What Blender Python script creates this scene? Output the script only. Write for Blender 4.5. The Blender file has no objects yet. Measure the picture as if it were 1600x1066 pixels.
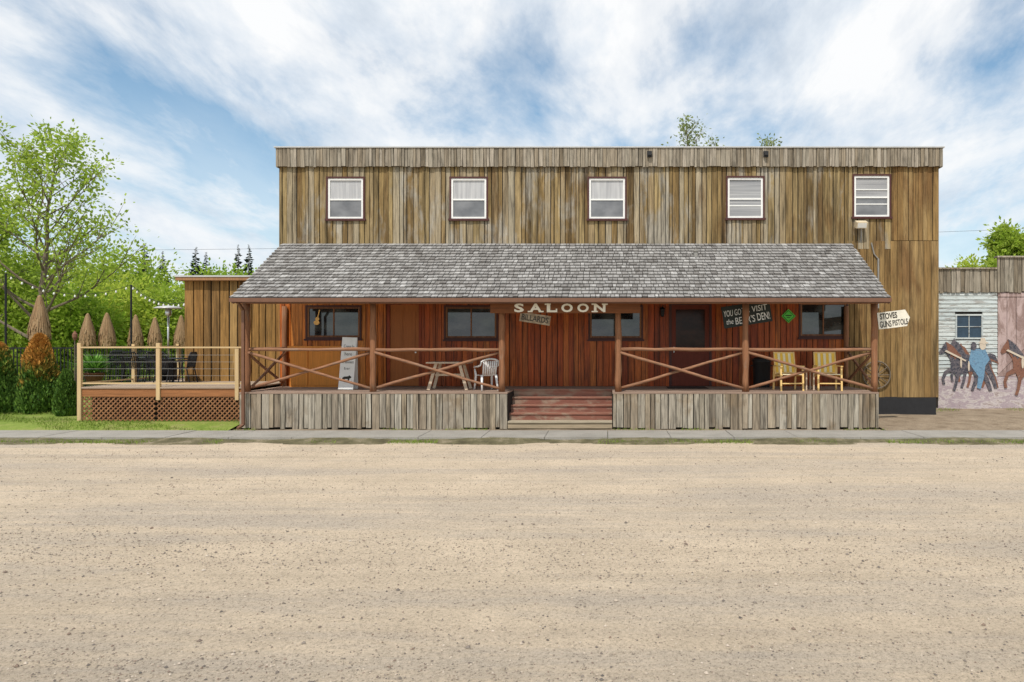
import bpy, math, random
import numpy as np
from mathutils import Vector, Matrix
R = random.Random(7)
SC = bpy.context.scene
COL = SC.collection
F = 1067.0; CX = 950.0; CY = 533.0; H = 2.28
def X(px, Y): return (px - CX) * Y / F
def Z(py, Y): return H - (py - CY) * Y / F
YP = 17.8; YW = 20.2; YE = 17.4

# ------------------------------------------------------------------ materials
def new_mat(name):
    m = bpy.data.materials.new(name); m.use_nodes = True
    nt = m.node_tree
    return m, nt, nt.nodes['Principled BSDF']
def N(nt, t, **kw):
    n = nt.nodes.new(t)
    for k, v in kw.items(): setattr(n, k, v)
    return n
def ramp(nt, stops, interp='LINEAR'):
    r = nt.nodes.new('ShaderNodeValToRGB'); cr = r.color_ramp; cr.interpolation = interp
    while len(cr.elements) > 1: cr.elements.remove(cr.elements[-1])
    for i, (p, c) in enumerate(stops):
        e = cr.elements[0] if i == 0 else cr.elements.new(p)
        e.position = p
        e.color = (c, c, c, 1) if isinstance(c, (int, float)) else (*c, 1)
    return r
def mix(nt, a, b, fac=1.0, mode='MULTIPLY'):
    m = nt.nodes.new('ShaderNodeMixRGB'); m.blend_type = mode
    for sock, v in ((m.inputs[0], fac), (m.inputs[1], a), (m.inputs[2], b)):
        if isinstance(v, bpy.types.NodeSocket): nt.links.new(v, sock)
        elif isinstance(v, (int, float)): sock.default_value = v if sock == m.inputs[0] else (v, v, v, 1)
        else: sock.default_value = (*v, 1)
    return m.outputs[0]
def noise(nt, vec, scale, detail=5, rough=.6, dist=0):
    n = nt.nodes.new('ShaderNodeTexNoise'); n.inputs['Scale'].default_value = scale
    n.inputs['Detail'].default_value = detail; n.inputs['Roughness'].default_value = rough
    n.inputs['Distortion'].default_value = dist
    if vec is not None: nt.links.new(vec, n.inputs['Vector'])
    return n.outputs['Fac']
def mapping(nt, scale, src='Object'):
    tc = nt.nodes.new('ShaderNodeTexCoord'); mp = nt.nodes.new('ShaderNodeMapping')
    mp.inputs['Scale'].default_value = scale
    nt.links.new(tc.outputs[src], mp.inputs['Vector'])
    return mp.outputs['Vector']
def bump(nt, bs, h, strength=.3, dist=.01):
    b = nt.nodes.new('ShaderNodeBump'); b.inputs['Strength'].default_value = strength
    b.inputs['Distance'].default_value = dist
    nt.links.new(h, b.inputs['Height']); nt.links.new(b.outputs['Normal'], bs.inputs['Normal'])

def wood(name, cols, grain=(28, 28, 1.6), lo=.5, hi=1.2, stain=None, rough=.88, bmp=.4, coarse=None):
    m, nt, bs = new_mat(name)
    g = N(nt, 'ShaderNodeNewGeometry')
    r = ramp(nt, [(i / max(1, len(cols) - 1), c) for i, c in enumerate(cols)])
    nt.links.new(g.outputs['Random Per Island'], r.inputs[0])
    v = mapping(nt, grain)
    mul = N(nt, 'ShaderNodeMath', operation='MULTIPLY'); mul.inputs[1].default_value = 60
    nt.links.new(g.outputs['Random Per Island'], mul.inputs[0])
    add = N(nt, 'ShaderNodeVectorMath', operation='ADD')
    nt.links.new(v, add.inputs[0]); nt.links.new(mul.outputs[0], add.inputs[1])
    f = noise(nt, add.outputs[0], 1.0, 7, .68, .6)
    gr = ramp(nt, [(.3, lo), (.7, hi)]); nt.links.new(f, gr.inputs[0])
    go = gr.outputs[0]
    if coarse:      # long dark weather streaks, different on each board
        v2 = mapping(nt, coarse[0])
        add2 = N(nt, 'ShaderNodeVectorMath', operation='ADD')
        nt.links.new(v2, add2.inputs[0]); nt.links.new(mul.outputs[0], add2.inputs[1])
        f2 = noise(nt, add2.outputs[0], 1.0, 5, .65, .4)
        g2 = ramp(nt, [(.34, coarse[1]), (.5, 1.0), (.66, coarse[2])]); nt.links.new(f2, g2.inputs[0])
        go = mix(nt, go, g2.outputs[0])
    c = mix(nt, r.outputs[0], go)
    if stain:
        for (scol, sc, p0, p1, amt) in stain:
            sv = mapping(nt, sc)
            sf = noise(nt, sv, 1.0, 6, .62, .3)
            sr = ramp(nt, [(p0, 0.0), (p1, amt)]); nt.links.new(sf, sr.inputs[0])
            c = mix(nt, c, mix(nt, go, scol), sr.outputs[0], 'MIX')
    nt.links.new(c, bs.inputs['Base Color'])
    bs.inputs['Roughness'].default_value = rough
    bs.inputs['Specular IOR Level'].default_value = .25
    bump(nt, bs, f, bmp, .008)
    return m
def plain(name, col, rough=.6, var=.15, scale=6, metal=0, spec=.4, bmp=0):
    m, nt, bs = new_mat(name)
    v = mapping(nt, (1, 1, 1))
    f = noise(nt, v, scale, 5, .6)
    r = ramp(nt, [(.3, 1 - var), (.7, 1 + var)]); nt.links.new(f, r.inputs[0])
    nt.links.new(mix(nt, col, r.outputs[0]), bs.inputs['Base Color'])
    bs.inputs['Roughness'].default_value = rough; bs.inputs['Metallic'].default_value = metal
    bs.inputs['Specular IOR Level'].default_value = spec
    if bmp: bump(nt, bs, f, bmp, .01)
    return m
def leafmat(name, cols, trans=.35):
    m, nt, bs = new_mat(name)
    g = N(nt, 'ShaderNodeNewGeometry')
    r = ramp(nt, [(i / max(1, len(cols) - 1), c) for i, c in enumerate(cols)])
    nt.links.new(g.outputs['Random Per Island'], r.inputs[0])
    v = mapping(nt, (1, 1, 1)); f = noise(nt, v, 1.1, 3, .6)
    rr = ramp(nt, [(.3, .7), (.7, 1.25)]); nt.links.new(f, rr.inputs[0])
    c = mix(nt, r.outputs[0], rr.outputs[0])
    nt.links.new(c, bs.inputs['Base Color']); bs.inputs['Roughness'].default_value = .6
    bs.inputs['Specular IOR Level'].default_value = .2
    t = N(nt, 'ShaderNodeBsdfTranslucent'); nt.links.new(c, t.inputs['Color'])
    ms = N(nt, 'ShaderNodeMixShader'); ms.inputs[0].default_value = trans
    out = nt.nodes['Material Output']
    nt.links.new(bs.outputs[0], ms.inputs[1]); nt.links.new(t.outputs[0], ms.inputs[2]); nt.links.new(ms.outputs[0], out.inputs['Surface'])
    return m

M = {}
M['barn'] = wood('weathered boards', [(.17, .108, .042), (.305, .228, .112), (.215, .14, .056), (.395, .335, .235), (.25, .168, .068), (.345, .258, .125), (.14, .088, .037), (.30, .21, .09), (.37, .32, .23), (.24, .16, .062)], lo=.48, hi=1.2,
    stain=[((.35, .325, .275), (1.6, 1.6, .45), .53, .63, .8), ((.14, .078, .028), (2.2, 2.2, .6), .56, .68, .65)], coarse=((9, 9, .5), .42, 1.24))
M['barn_right'] = wood('brown boards', [(.23, .14, .052), (.295, .19, .076), (.205, .118, .042), (.325, .22, .098)], lo=.52, hi=1.2,
    stain=[((.145, .07, .025), (1.2, 1.2, .5), .50, .64, .7)], coarse=((8, 8, .5), .48, 1.2))
M['annex'] = wood('annex boards', [(.23, .12, .033), (.33, .185, .058), (.27, .135, .038), (.36, .225, .085), (.17, .085, .026)], lo=.5, hi=1.2, coarse=((8, 8, .5), .5, 1.2))
M['grey'] = wood('grey weathered boards', [(.25, .21, .16), (.40, .355, .285), (.32, .28, .215), (.47, .43, .355), (.28, .225, .15), (.42, .35, .26), (.20, .16, .115)], lo=.48, hi=1.2,
    stain=[((.22, .155, .09), (1.6, 1.6, 1.2), .53, .66, .65)], coarse=((10, 10, .9), .46, 1.2))
M['parapet'] = wood('parapet shakes', [(.21, .18, .137), (.355, .315, .25), (.275, .225, .16), (.41, .36, .29), (.175, .14, .095)], lo=.52, hi=1.2, coarse=((10, 10, 1.5), .55, 1.15))
RED = dict(lo=.5, hi=1.28, rough=.38, bmp=.25, coarse=((8, 8, .5), .42, 1.28))
M['red'] = wood('red stained boards', [(.35, .06, .012), (.47, .11, .021), (.40, .076, .014), (.23, .038, .010), (.56, .165, .033), (.28, .046, .011)], stain=[((.13, .026, .01), (1.2, 1.2, .4), .50, .66, .65)], **RED)
M['redglow'] = wood('red stained boards with painted glow', [(.56, .15, .023), (.70, .23, .038), (.40, .085, .015), (.76, .29, .055)], stain=[((.26, .055, .013), (1.2, 1.2, .4), .53, .67, .6)], **RED)  # warm glow on the porch wall, painted in as brighter orange board colour
M['log'] = wood('brown log', [(.25, .105, .05), (.31, .145, .072), (.20, .083, .04)], lo=.5, hi=1.2, rough=.75, stain=[((.26, .20, .15), (5, 5, 2), .56, .68, .5)])
M['logx'] = wood('brown rail', [(.28, .135, .072), (.33, .17, .098), (.23, .105, .055)], grain=(2, 30, 30), lo=.5, hi=1.2, rough=.8, stain=[((.27, .205, .155), (2, 5, 5), .54, .66, .5)])
M['stepred'] = wood('red painted tread', [(.26, .108, .075), (.31, .14, .098), (.22, .088, .062)], grain=(2, 25, 25), lo=.65, hi=1.15, rough=.8,
    stain=[((.34, .27, .20), (2.2, 5, 5), .48, .62, .7)])
M['stepgrey'] = wood('bare tread', [(.38, .32, .23), (.44, .38, .28), (.34, .27, .18)], grain=(2, 25, 25), lo=.65, hi=1.15)
M['newwood'] = wood('pale new lumber', [(.54, .38, .18), (.60, .44, .24), (.48, .33, .15)], lo=.8, hi=1.1, rough=.7)
M['newwoodx'] = wood('pale new rail', [(.54, .39, .18), (.60, .44, .24), (.48, .33, .15)], grain=(1.5, 25, 25), lo=.8, hi=1.1, rough=.7)
M['cedar'] = wood('cedar fascia', [(.30, .12, .045), (.36, .155, .06), (.25, .09, .036)], grain=(1.5, 25, 25), lo=.6, hi=1.15, rough=.7)
M['lattice'] = wood('brown lattice', [(.26, .12, .055), (.31, .15, .068), (.22, .095, .045)], grain=(5, 25, 5), lo=.65, hi=1.15, rough=.7)
M['deck'] = wood('deck boards', [(.42, .33, .25), (.36, .28, .21), (.48, .38, .29)], grain=(2, 25, 25), lo=.75, hi=1.1)
M['porchdeck'] = wood('porch deck boards', [(.36, .26, .2), (.30, .21, .16), (.42, .31, .24)], grain=(2, 25, 25), lo=.7, hi=1.1)
M['shingle'] = wood('grey shakes', [(.225, .215, .205), (.29, .28, .268), (.34, .33, .318), (.255, .243, .23), (.39, .38, .368), (.185, .173, .163), (.31, .298, .285), (.455, .445, .43)], grain=(22, 3, 3), lo=.64, hi=1.15,
    stain=[((.165, .153, .14), (.9, 1.2, 1.2), .54, .69, .5)])
M['signwood'] = wood('sign board', [(.19, .065, .02)], grain=(1.5, 25, 25), lo=.6, hi=1.2, rough=.65)
M['tablewood'] = wood('pale table wood', [(.62, .49, .35), (.68, .55, .41), (.55, .42, .29)], grain=(2, 25, 25), lo=.8, hi=1.1)
M['chairyellow'] = wood('yellow chair bands', [(.90, .54, .06), (.92, .60, .09)], lo=.92, hi=1.05, rough=.55)
M['chairwood'] = wood('tan chair frame', [(.84, .56, .20), (.86, .62, .27)], lo=.9, hi=1.06, rough=.5)
M['chairpale'] = wood('cream chair bands', [(.90, .82, .56)], lo=.92, hi=1.05, rough=.55)
M['cabinet'] = wood('orange stained plywood', [(.68, .25, .043), (.72, .29, .058)], lo=.75, hi=1.12, rough=.55)
M['fence'] = wood('brown fence boards', [(.30, .15, .07), (.36, .2, .1), (.24, .11, .05)], lo=.65, hi=1.15)
M['thatch'] = wood('tan thatch', [(.33, .205, .105), (.42, .28, .15), (.27, .16, .08), (.48, .34, .195)], grain=(60, 60, 3), lo=.58, hi=1.12)
M['bark'] = wood('tree bark', [(.16, .125, .09), (.21, .17, .125)], grain=(14, 14, 2), lo=.5, hi=1.2)
M['white'] = plain('white paint', (.78, .78, .76), .5, .05)
M['maroon'] = plain('maroon trim', (.065, .018, .015), .55, .15)
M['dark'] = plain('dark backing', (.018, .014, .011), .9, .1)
M['black'] = plain('black foundation paint', (.018, .018, .02), .7, .2)
M['blackmetal'] = plain('black metal', (.016, .016, .018), .45, .1, metal=.3)
M['gutter'] = plain('brown gutter', (.16, .078, .046), .4, .1)
M['flash'] = plain('pale flashing', (.5, .5, .49), .45, .08, metal=.2)
M['steel'] = plain('brushed steel', (.6, .6, .6), .3, .08, metal=.9)
M['plastic'] = plain('white plastic', (.84, .84, .83), .35, .03)
M['signwhite'] = plain('sign white', (.72, .68, .58), .7, .12)
M['signworn'] = wood('worn sign board', [(.36, .28, .19)], grain=(1.5, 25, 25), lo=.6, hi=1.2, stain=[((.17, .115, .07), (7, 7, 12), .46, .6, .7)])
M['cream'] = plain('cream lettering', (.84, .79, .66), .6, .04)
M['ink'] = plain('black lettering', (.03, .026, .022), .7, .05)
M['slate'] = plain('dark green black board', (.018, .024, .02), .7, .15)
M['chalk'] = plain('white lettering', (.8, .8, .76), .7, .04)
M['green'] = plain('bright green plate', (.12, .70, .08), .5, .05)
M['galv'] = plain('grey conduit', (.3, .29, .27), .5, .1, metal=.4)
M['lamp'] = plain('lamp shell', (.6, .5, .34), .5, .1)
M['lens'] = plain('lamp lens', (.75, .75, .72), .2, .03)
M['yellow'] = plain('amber decal', (.85, .5, .15), .5, .1)
M['mat'] = plain('rubber mat', (.05, .035, .028), .95, .3, 40)
M['door'] = wood('brown door', [(.40, .13, .032)], lo=.75, hi=1.1, rough=.45)
M['doordark'] = wood('dark red brown door', [(.15, .027, .012)], lo=.75, hi=1.1, rough=.5)
M['pot'] = plain('clay pot', (.22, .1, .06), .8, .15)
M['rubber'] = plain('bin plastic', (.014, .014, .015), .5, .1)

def glass_dark(name, rough, a, b, ior):
    m, nt, bs = new_mat(name)
    v = mapping(nt, (1.2, 1.2, 2.4)); f = noise(nt, v, 1.2, 3, .5)
    r = ramp(nt, [(.4, a), (.62, b)]); nt.links.new(f, r.inputs[0])
    nt.links.new(r.outputs[0], bs.inputs['Base Color'])
    bs.inputs['Roughness'].default_value = rough; bs.inputs['Specular IOR Level'].default_value = .5
    bs.inputs['IOR'].default_value = ior
    return m
M['glass'] = glass_dark('dark window glass', .03, (.012, .014, .015), (.07, .078, .075), 1.75)
M['doorglass'] = glass_dark('dark door glass', .15, (.02, .008, .006), (.045, .018, .012), 1.3)
def curtain(name, a, b, sc):
    m, nt, bs = new_mat(name)
    v = mapping(nt, sc); f = noise(nt, v, 1.0, 3, .5)
    r = ramp(nt, [(.35, a), (.65, b)]); nt.links.new(f, r.inputs[0])
    nt.links.new(r.outputs[0], bs.inputs['Base Color'])
    bs.inputs['Roughness'].default_value = .5; bs.inputs['Coat Weight'].default_value = .7; bs.inputs['Coat Roughness'].default_value = .05
    return m
M['curtain'] = curtain('pale curtain behind glass', (.34, .34, .35), (.48, .48, .48), (14, 1, .8))
M['screen'] = curtain('insect screen over glass', (.11, .115, .125), (.19, .195, .205), (2, 1, 3))
M['blind'] = curtain('slatted blind behind glass', (.22, .22, .23), (.40, .40, .40), (.4, 1, 26))

M['leaf_light'] = leafmat('spring leaves', [(.30, .43, .045), (.43, .55, .075), (.24, .36, .035), (.51, .61, .13)], .5)
M['leaf_mid'] = leafmat('bush leaves', [(.26, .41, .04), (.38, .52, .065), (.20, .34, .03), (.44, .56, .09)], .5)
M['leaf_yellow'] = leafmat('yellow green leaves', [(.43, .53, .06), (.54, .62, .10), (.35, .46, .05)], .5)
M['leaf_pale'] = leafmat('grey green leaves', [(.24, .30, .11), (.34, .39, .16), (.18, .23, .08)], .45)
M['spruce'] = leafmat('spruce needles', [(.022, .045, .022), (.035, .06, .03), (.015, .032, .018)], .1)
M['grassblade'] = leafmat('grass', [(.16, .27, .03), (.25, .35, .055), (.31, .36, .10), (.13, .22, .025)], .4)
M['plantleaf'] = leafmat('planter leaves', [(.09, .24, .035), (.15, .33, .05), (.21, .40, .07)], .3)
M['farwood'] = leafmat('far wood', [(.16, .26, .045), (.22, .32, .06), (.11, .19, .035)], .2)
def cedarmat(name, p0, p1):
    m, nt, bs = new_mat(name)
    tc = N(nt, 'ShaderNodeTexCoord'); sp = N(nt, 'ShaderNodeSeparateXYZ'); nt.links.new(tc.outputs['Object'], sp.inputs[0])
    f = noise(nt, tc.outputs['Object'], 2.2, 5, .65)
    ad = N(nt, 'ShaderNodeMath', operation='MULTIPLY_ADD'); ad.inputs[1].default_value = 2.6
    nt.links.new(f, ad.inputs[0]); nt.links.new(sp.outputs['Z'], ad.inputs[2])
    g = N(nt, 'ShaderNodeNewGeometry')
    ad2 = N(nt, 'ShaderNodeMath', operation='MULTIPLY_ADD'); ad2.inputs[1].default_value = .5
    nt.links.new(g.outputs['Random Per Island'], ad2.inputs[0]); nt.links.new(ad.outputs[0], ad2.inputs[2])
    mr = N(nt, 'ShaderNodeMapRange'); mr.inputs['From Min'].default_value = p0; mr.inputs['From Max'].default_value = p1
    nt.links.new(ad2.outputs[0], mr.inputs['Value'])
    a = ramp(nt, [(0, (.045, .105, .018)), (1, (.12, .215, .03))]); nt.links.new(g.outputs['Random Per Island'], a.inputs[0])
    b = ramp(nt, [(0, (.34, .135, .022)), (1, (.56, .28, .06))]); nt.links.new(g.outputs['Random Per Island'], b.inputs[0])
    rr = ramp(nt, [(.35, 0.0), (.7, 1.0)]); nt.links.new(mr.outputs[0], rr.inputs[0])
    nt.links.new(mix(nt, a.outputs[0], b.outputs[0], rr.outputs[0], 'MIX'), bs.inputs['Base Color'])
    bs.inputs['Roughness'].default_value = .75; bs.inputs['Specular IOR Level'].default_value = .2
    return m
M['cedarbrown'] = cedarmat('browned cedar foliage', 2.0, 3.9)
M['cedartip'] = cedarmat('brown tipped cedar foliage', 2.5, 4.1)
M['cedargreen'] = cedarmat('cedar foliage', 2.9, 4.4)

def gravelmat():
    m, nt, bs = new_mat('gravel')
    v1 = mapping(nt, (1, 1, 1))
    vs = mapping(nt, (.03, 1.0, 1))
    streak = noise(nt, vs, 1.7, 8, .62, .1)
    rs = ramp(nt, [(.3, (.49, .40, .295)), (.46, (.595, .487, .36)), (.58, (.56, .457, .338)), (.72, (.48, .395, .30))]); nt.links.new(streak, rs.inputs[0])
    med = noise(nt, v1, .7, 9, .75)
    rm = ramp(nt, [(.3, .86), (.7, 1.13)]); nt.links.new(med, rm.inputs[0])
    fine = noise(nt, v1, 36, 7, .92)
    rf = ramp(nt, [(.38, .32), (.46, .9), (.56, 1.03), (.65, 1.35)]); nt.links.new(fine, rf.inputs[0])
    c = mix(nt, rs.outputs[0], rm.outputs[0]); c = mix(nt, c, rf.outputs[0])
    # broad uneven bands of coarser, greyer gravel along the street
    vm = mapping(nt, (.13, 1.0, 1)); patch = noise(nt, vm, .75, 10, .76, .2)
    rb = ramp(nt, [(.46, 0.0), (.60, .65)]); nt.links.new(patch, rb.inputs[0])
    c = mix(nt, c, mix(nt, (.42, .365, .305), rf.outputs[0]), rb.outputs[0], 'MIX')
    for sc, p0, p1, lo in ((20, .44, .60, .38), (42, .38, .6, .42), (80, .3, .6, .48)):
        vo = N(nt, 'ShaderNodeTexVoronoi'); vo.inputs['Scale'].default_value = sc; vo.inputs['Randomness'].default_value = 1.0; nt.links.new(v1, vo.inputs['Vector'])
        rv = ramp(nt, [(.12, lo), (.24, 1.0)]); nt.links.new(vo.outputs['Distance'], rv.inputs[0])
        rp = ramp(nt, [(p0, .25), (p1, 1.0)]); nt.links.new(patch, rp.inputs[0])
        sepc = N(nt, 'ShaderNodeSeparateColor'); nt.links.new(vo.outputs['Color'], sepc.inputs[0])
        pick = ramp(nt, [(.5, 0.0), (.56, 1.0)]); nt.links.new(sepc.outputs[0], pick.inputs[0])
        c = mix(nt, c, rv.outputs[0], mix(nt, rp.outputs[0], pick.outputs[0]))
    nt.links.new(c, bs.inputs['Base Color']); bs.inputs['Roughness'].default_value = .95; bs.inputs['Specular IOR Level'].default_value = .15
    bump(nt, bs, fine, .9, .02)
    return m
M['gravel'] = gravelmat()
def groundmat(name, cols, sc=1.5, fine=30):
    m, nt, bs = new_mat(name)
    v = mapping(nt, (1, 1, 1)); f = noise(nt, v, sc, 7, .7)
    r = ramp(nt, [(.28 + .44 * i / (len(cols) - 1), c) for i, c in enumerate(cols)]); nt.links.new(f, r.inputs[0])
    g = noise(nt, v, fine, 4, .7); rg = ramp(nt, [(.3, .65), (.7, 1.2)]); nt.links.new(g, rg.inputs[0])
    nt.links.new(mix(nt, r.outputs[0], rg.outputs[0]), bs.inputs['Base Color']); bs.inputs['Roughness'].default_value = .95
    bs.inputs['Specular IOR Level'].default_value = .15
    bump(nt, bs, g, .5, .02)
    return m
M['lawn'] = groundmat('lawn', [(.13, .20, .03), (.21, .27, .055), (.30, .26, .12)])
M['dirt'] = groundmat('dirt lot', [(.17, .125, .085), (.28, .22, .155), (.36, .29, .21)], 2)
M['verge'] = groundmat('verge', [(.07, .06, .035), (.14, .125, .07), (.32, .265, .185)], 2.5)
M['concrete'] = groundmat('concrete', [(.27, .255, .225), (.34, .32, .285), (.39, .365, .325)], 1.2, 50)
M['pebble'] = wood('pebbles', [(.22, .185, .15), (.36, .30, .23), (.11, .098, .09), (.46, .385, .30), (.54, .465, .38), (.22, .16, .12), (.17, .15, .13)], lo=.8, hi=1.1)
def sidingmat():
    m, nt, bs = new_mat('faded pale siding')
    g = N(nt, 'ShaderNodeNewGeometry'); r = ramp(nt, [(0, (.48, .53, .52)), (.5, (.56, .60, .585)), (1, (.42, .475, .48))]); nt.links.new(g.outputs['Random Per Island'], r.inputs[0])
    v = mapping(nt, (1.2, 1, 9)); f = noise(nt, v, 2, 7, .75, .3); rr = ramp(nt, [(.51, 0.0), (.60, .85)]); nt.links.new(f, rr.inputs[0])
    nt.links.new(mix(nt, r.outputs[0], (.24, .215, .19), rr.outputs[0], 'MIX'), bs.inputs['Base Color']); bs.inputs['Roughness'].default_value = .85
    return m
M['siding'] = sidingmat()
def mottled(name, cols, sc):
    m, nt, bs = new_mat(name)
    v = mapping(nt, sc); f = noise(nt, v, 1, 8, .75, .8)
    r = ramp(nt, [(.3 + .4 * i / (len(cols) - 1), c) for i, c in enumerate(cols)]); nt.links.new(f, r.inputs[0])
    nt.links.new(r.outputs[0], bs.inputs['Base Color']); bs.inputs['Roughness'].default_value = .85
    return m
M['muralground'] = mottled('painted dusty ground', [(.18, .13, .13), (.44, .37, .38), (.32, .25, .28), (.56, .51, .49), (.26, .19, .18), (.48, .42, .42)], (2.2, 1, 6))
M['barndoor'] = mottled('faded pink paint', [(.36, .26, .25), (.46, .35, .33), (.24, .16, .14), (.42, .33, .33)], (3, 1, 1.2))
M['horseblack'] = mottled('chipped blue black paint', [(.44, .44, .43), (.06, .065, .085), (.03, .033, .05), (.16, .14, .15), (.045, .045, .06), (.34, .31, .29)], (8, 1, 10))
M['horsebrown'] = mottled('chipped red brown paint', [(.44, .37, .33), (.15, .065, .04), (.24, .11, .07), (.10, .04, .027), (.36, .24, .19)], (8, 1, 10))
M['paintblue'] = mottled('chipped blue paint', [(.44, .48, .50), (.10, .19, .30), (.17, .32, .45), (.07, .14, .24), (.36, .45, .5)], (8, 1, 10))
M['paintcream'] = mottled('cream paint', [(.50, .42, .33), (.62, .54, .43)], (4, 1, 4))
M['bluepane'] = plain('blue grey pane', (.03, .055, .085), .1, .3, 3)

# ------------------------------------------------------------------ mesh building
class MB:
    def __init__(s): s.v = []; s.f = []
    def add(s, vs, fs):
        o = len(s.v); s.v += [tuple(p) for p in vs]; s.f += [tuple(i + o for i in f) for f in fs]; return s
    def box(s, x0, x1, y0, y1, z0, z1):
        return s.add([(x0,y0,z0),(x1,y0,z0),(x1,y1,z0),(x0,y1,z0),(x0,y0,z1),(x1,y0,z1),(x1,y1,z1),(x0,y1,z1)],
              [(0,3,2,1),(4,5,6,7),(0,1,5,4),(1,2,6,5),(2,3,7,6),(3,0,4,7)])
    def obox(s, c, h, m):
        c = Vector(c)
        vs = [c + m @ Vector((a*h[0], b*h[1], d*h[2])) for d in (-1,1) for a,b in ((-1,-1),(1,-1),(1,1),(-1,1))]
        return s.add(vs, [(0,3,2,1),(4,5,6,7),(0,1,5,4),(1,2,6,5),(2,3,7,6),(3,0,4,7)])
    def bar(s, a, b, w, t, up=(0,-1,0)):
        a = Vector(a); b = Vector(b); d = (b - a); L = d.length; d.normalize()
        n = Vector(up); n = (n - d * n.dot(d)).normalized(); q = d.cross(n)
        m = Matrix((d, q, n)).transposed()
        return s.obox((a + b) / 2, (L/2, w/2, t/2), m)
    def tube(s, pts, rad, n=8, caps=True):
        pts = [Vector(p) for p in pts]
        if isinstance(rad, (int, float)): rad = [rad]*len(pts)
        vs = []; fs = []
        ref = Vector((.31, .52, .79))
        for i, p in enumerate(pts):
            d = (pts[min(i+1, len(pts)-1)] - pts[max(i-1, 0)]).normalized()
            a = d.cross(ref)
            if a.length < .05: a = d.cross(Vector((1,0,0)))
            a.normalize(); b = d.cross(a)
            for k in range(n):
                t = 2*math.pi*k/n
                vs.append(p + (a*math.cos(t) + b*math.sin(t))*rad[i])
        for i in range(len(pts)-1):
            for k in range(n):
                k2 = (k+1) % n
                fs.append((i*n+k, i*n+k2, (i+1)*n+k2, (i+1)*n+k))
        if caps:
            fs.append(tuple(range(n-1, -1, -1))); fs.append(tuple((len(pts)-1)*n + k for k in range(n)))
        return s.add(vs, fs)
    def lathe(s, prof, c=(0,0,0), n=20):
        vs = []; fs = []
        for (r, z) in prof:
            for k in range(n):
                t = 2*math.pi*k/n; vs.append((c[0]+r*math.cos(t), c[1]+r*math.sin(t), c[2]+z))
        for i in range(len(prof)-1):
            for k in range(n):
                k2 = (k+1) % n; fs.append((i*n+k, i*n+k2, (i+1)*n+k2, (i+1)*n+k))
        fs.append(tuple(range(n-1,-1,-1))); fs.append(tuple((len(prof)-1)*n+k for k in range(n)))
        return s.add(vs, fs)
    def prism(s, pts, y0, y1):      # polygon in x,z
        n = len(pts)
        vs = [(x, y0, z) for x, z in pts] + [(x, y1, z) for x, z in pts]
        fs = [tuple(range(n)), tuple(range(2*n-1, n-1, -1))] + [(i, i+n, (i+1)%n+n, (i+1)%n) for i in range(n)]
        return s.add(vs, fs)
    def build(s, name, mat, parent=None, smooth=False):
        me = bpy.data.meshes.new(name); me.from_pydata(s.v, [], s.f); me.update()
        if smooth: me.polygons.foreach_set('use_smooth', [True]*len(me.polygons))
        me.materials.append(M[mat] if isinstance(mat, str) else mat)
        o = bpy.data.objects.new(name, me); COL.objects.link(o)
        if parent: attach(o, parent)
        return o
def attach(o, p):
    o.parent = p
    if p.type == 'EMPTY': o.matrix_parent_inverse = Matrix.Translation(-p.location)
def tag(o, label=None, cat=None, group=None, kind=None):
    if label: o['label'] = label
    if cat: o['category'] = cat
    if group: o['group'] = group
    if kind: o['kind'] = kind
    return o
def empty(name, loc, label, cat, group=None):
    o = bpy.data.objects.new(name, None); COL.objects.link(o); o.location = loc; o.empty_display_size = .2
    return tag(o, label, cat, group)
def lpart(mb, name, mat, root, smooth=False):      # a part built in the coordinates of the thing's own base
    o = mb.build(name, mat, None, smooth); o.parent = root; return o
def copy_tree(o, loc, rz, label, parent=None):
    c = o.copy(); COL.objects.link(c)
    if parent: c.parent = parent
    else:
        c.location = loc; c.rotation_euler = (0, 0, rz)
        if label: c['label'] = label
    for ch in list(o.children): copy_tree(ch, None, 0, None, c)
    return c
def text(name, body, cx, y, cz, w, h, mat, parent, tilt=0, bold=.02, ext=.004, shear=0):
    cu = bpy.data.curves.new('t', 'FONT'); cu.body = body; cu.offset = bold; cu.extrude = .01; cu.align_x = 'CENTER'; cu.resolution_u = 3; cu.shear = shear
    to = bpy.data.objects.new('t', cu); COL.objects.link(to)
    dg = bpy.context.evaluated_depsgraph_get()
    me = bpy.data.meshes.new_from_object(to.evaluated_get(dg))
    bpy.data.objects.remove(to); bpy.data.curves.remove(cu)
    n = len(me.vertices); co = np.empty(n*3); me.vertices.foreach_get('co', co); co = co.reshape(-1, 3)
    mn = co.min(0); mx = co.max(0)
    u = ((co[:,0]-mn[0])/(mx[0]-mn[0]) - .5)*w; vv = ((co[:,1]-mn[1])/(mx[1]-mn[1]) - .5)*h
    dz = (co[:,2]-mn[2])/max(1e-6, mx[2]-mn[2])*ext
    c, s_ = math.cos(tilt), math.sin(tilt)
    out = np.stack([cx + u*c - vv*s_, y - dz, cz + u*s_ + vv*c], 1)
    me.vertices.foreach_set('co', out.ravel()); me.update()
    me.materials.clear(); me.materials.append(M[mat])
    o = bpy.data.objects.new(name, me); COL.objects.link(o)
    if parent: attach(o, parent)
    return o
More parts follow.
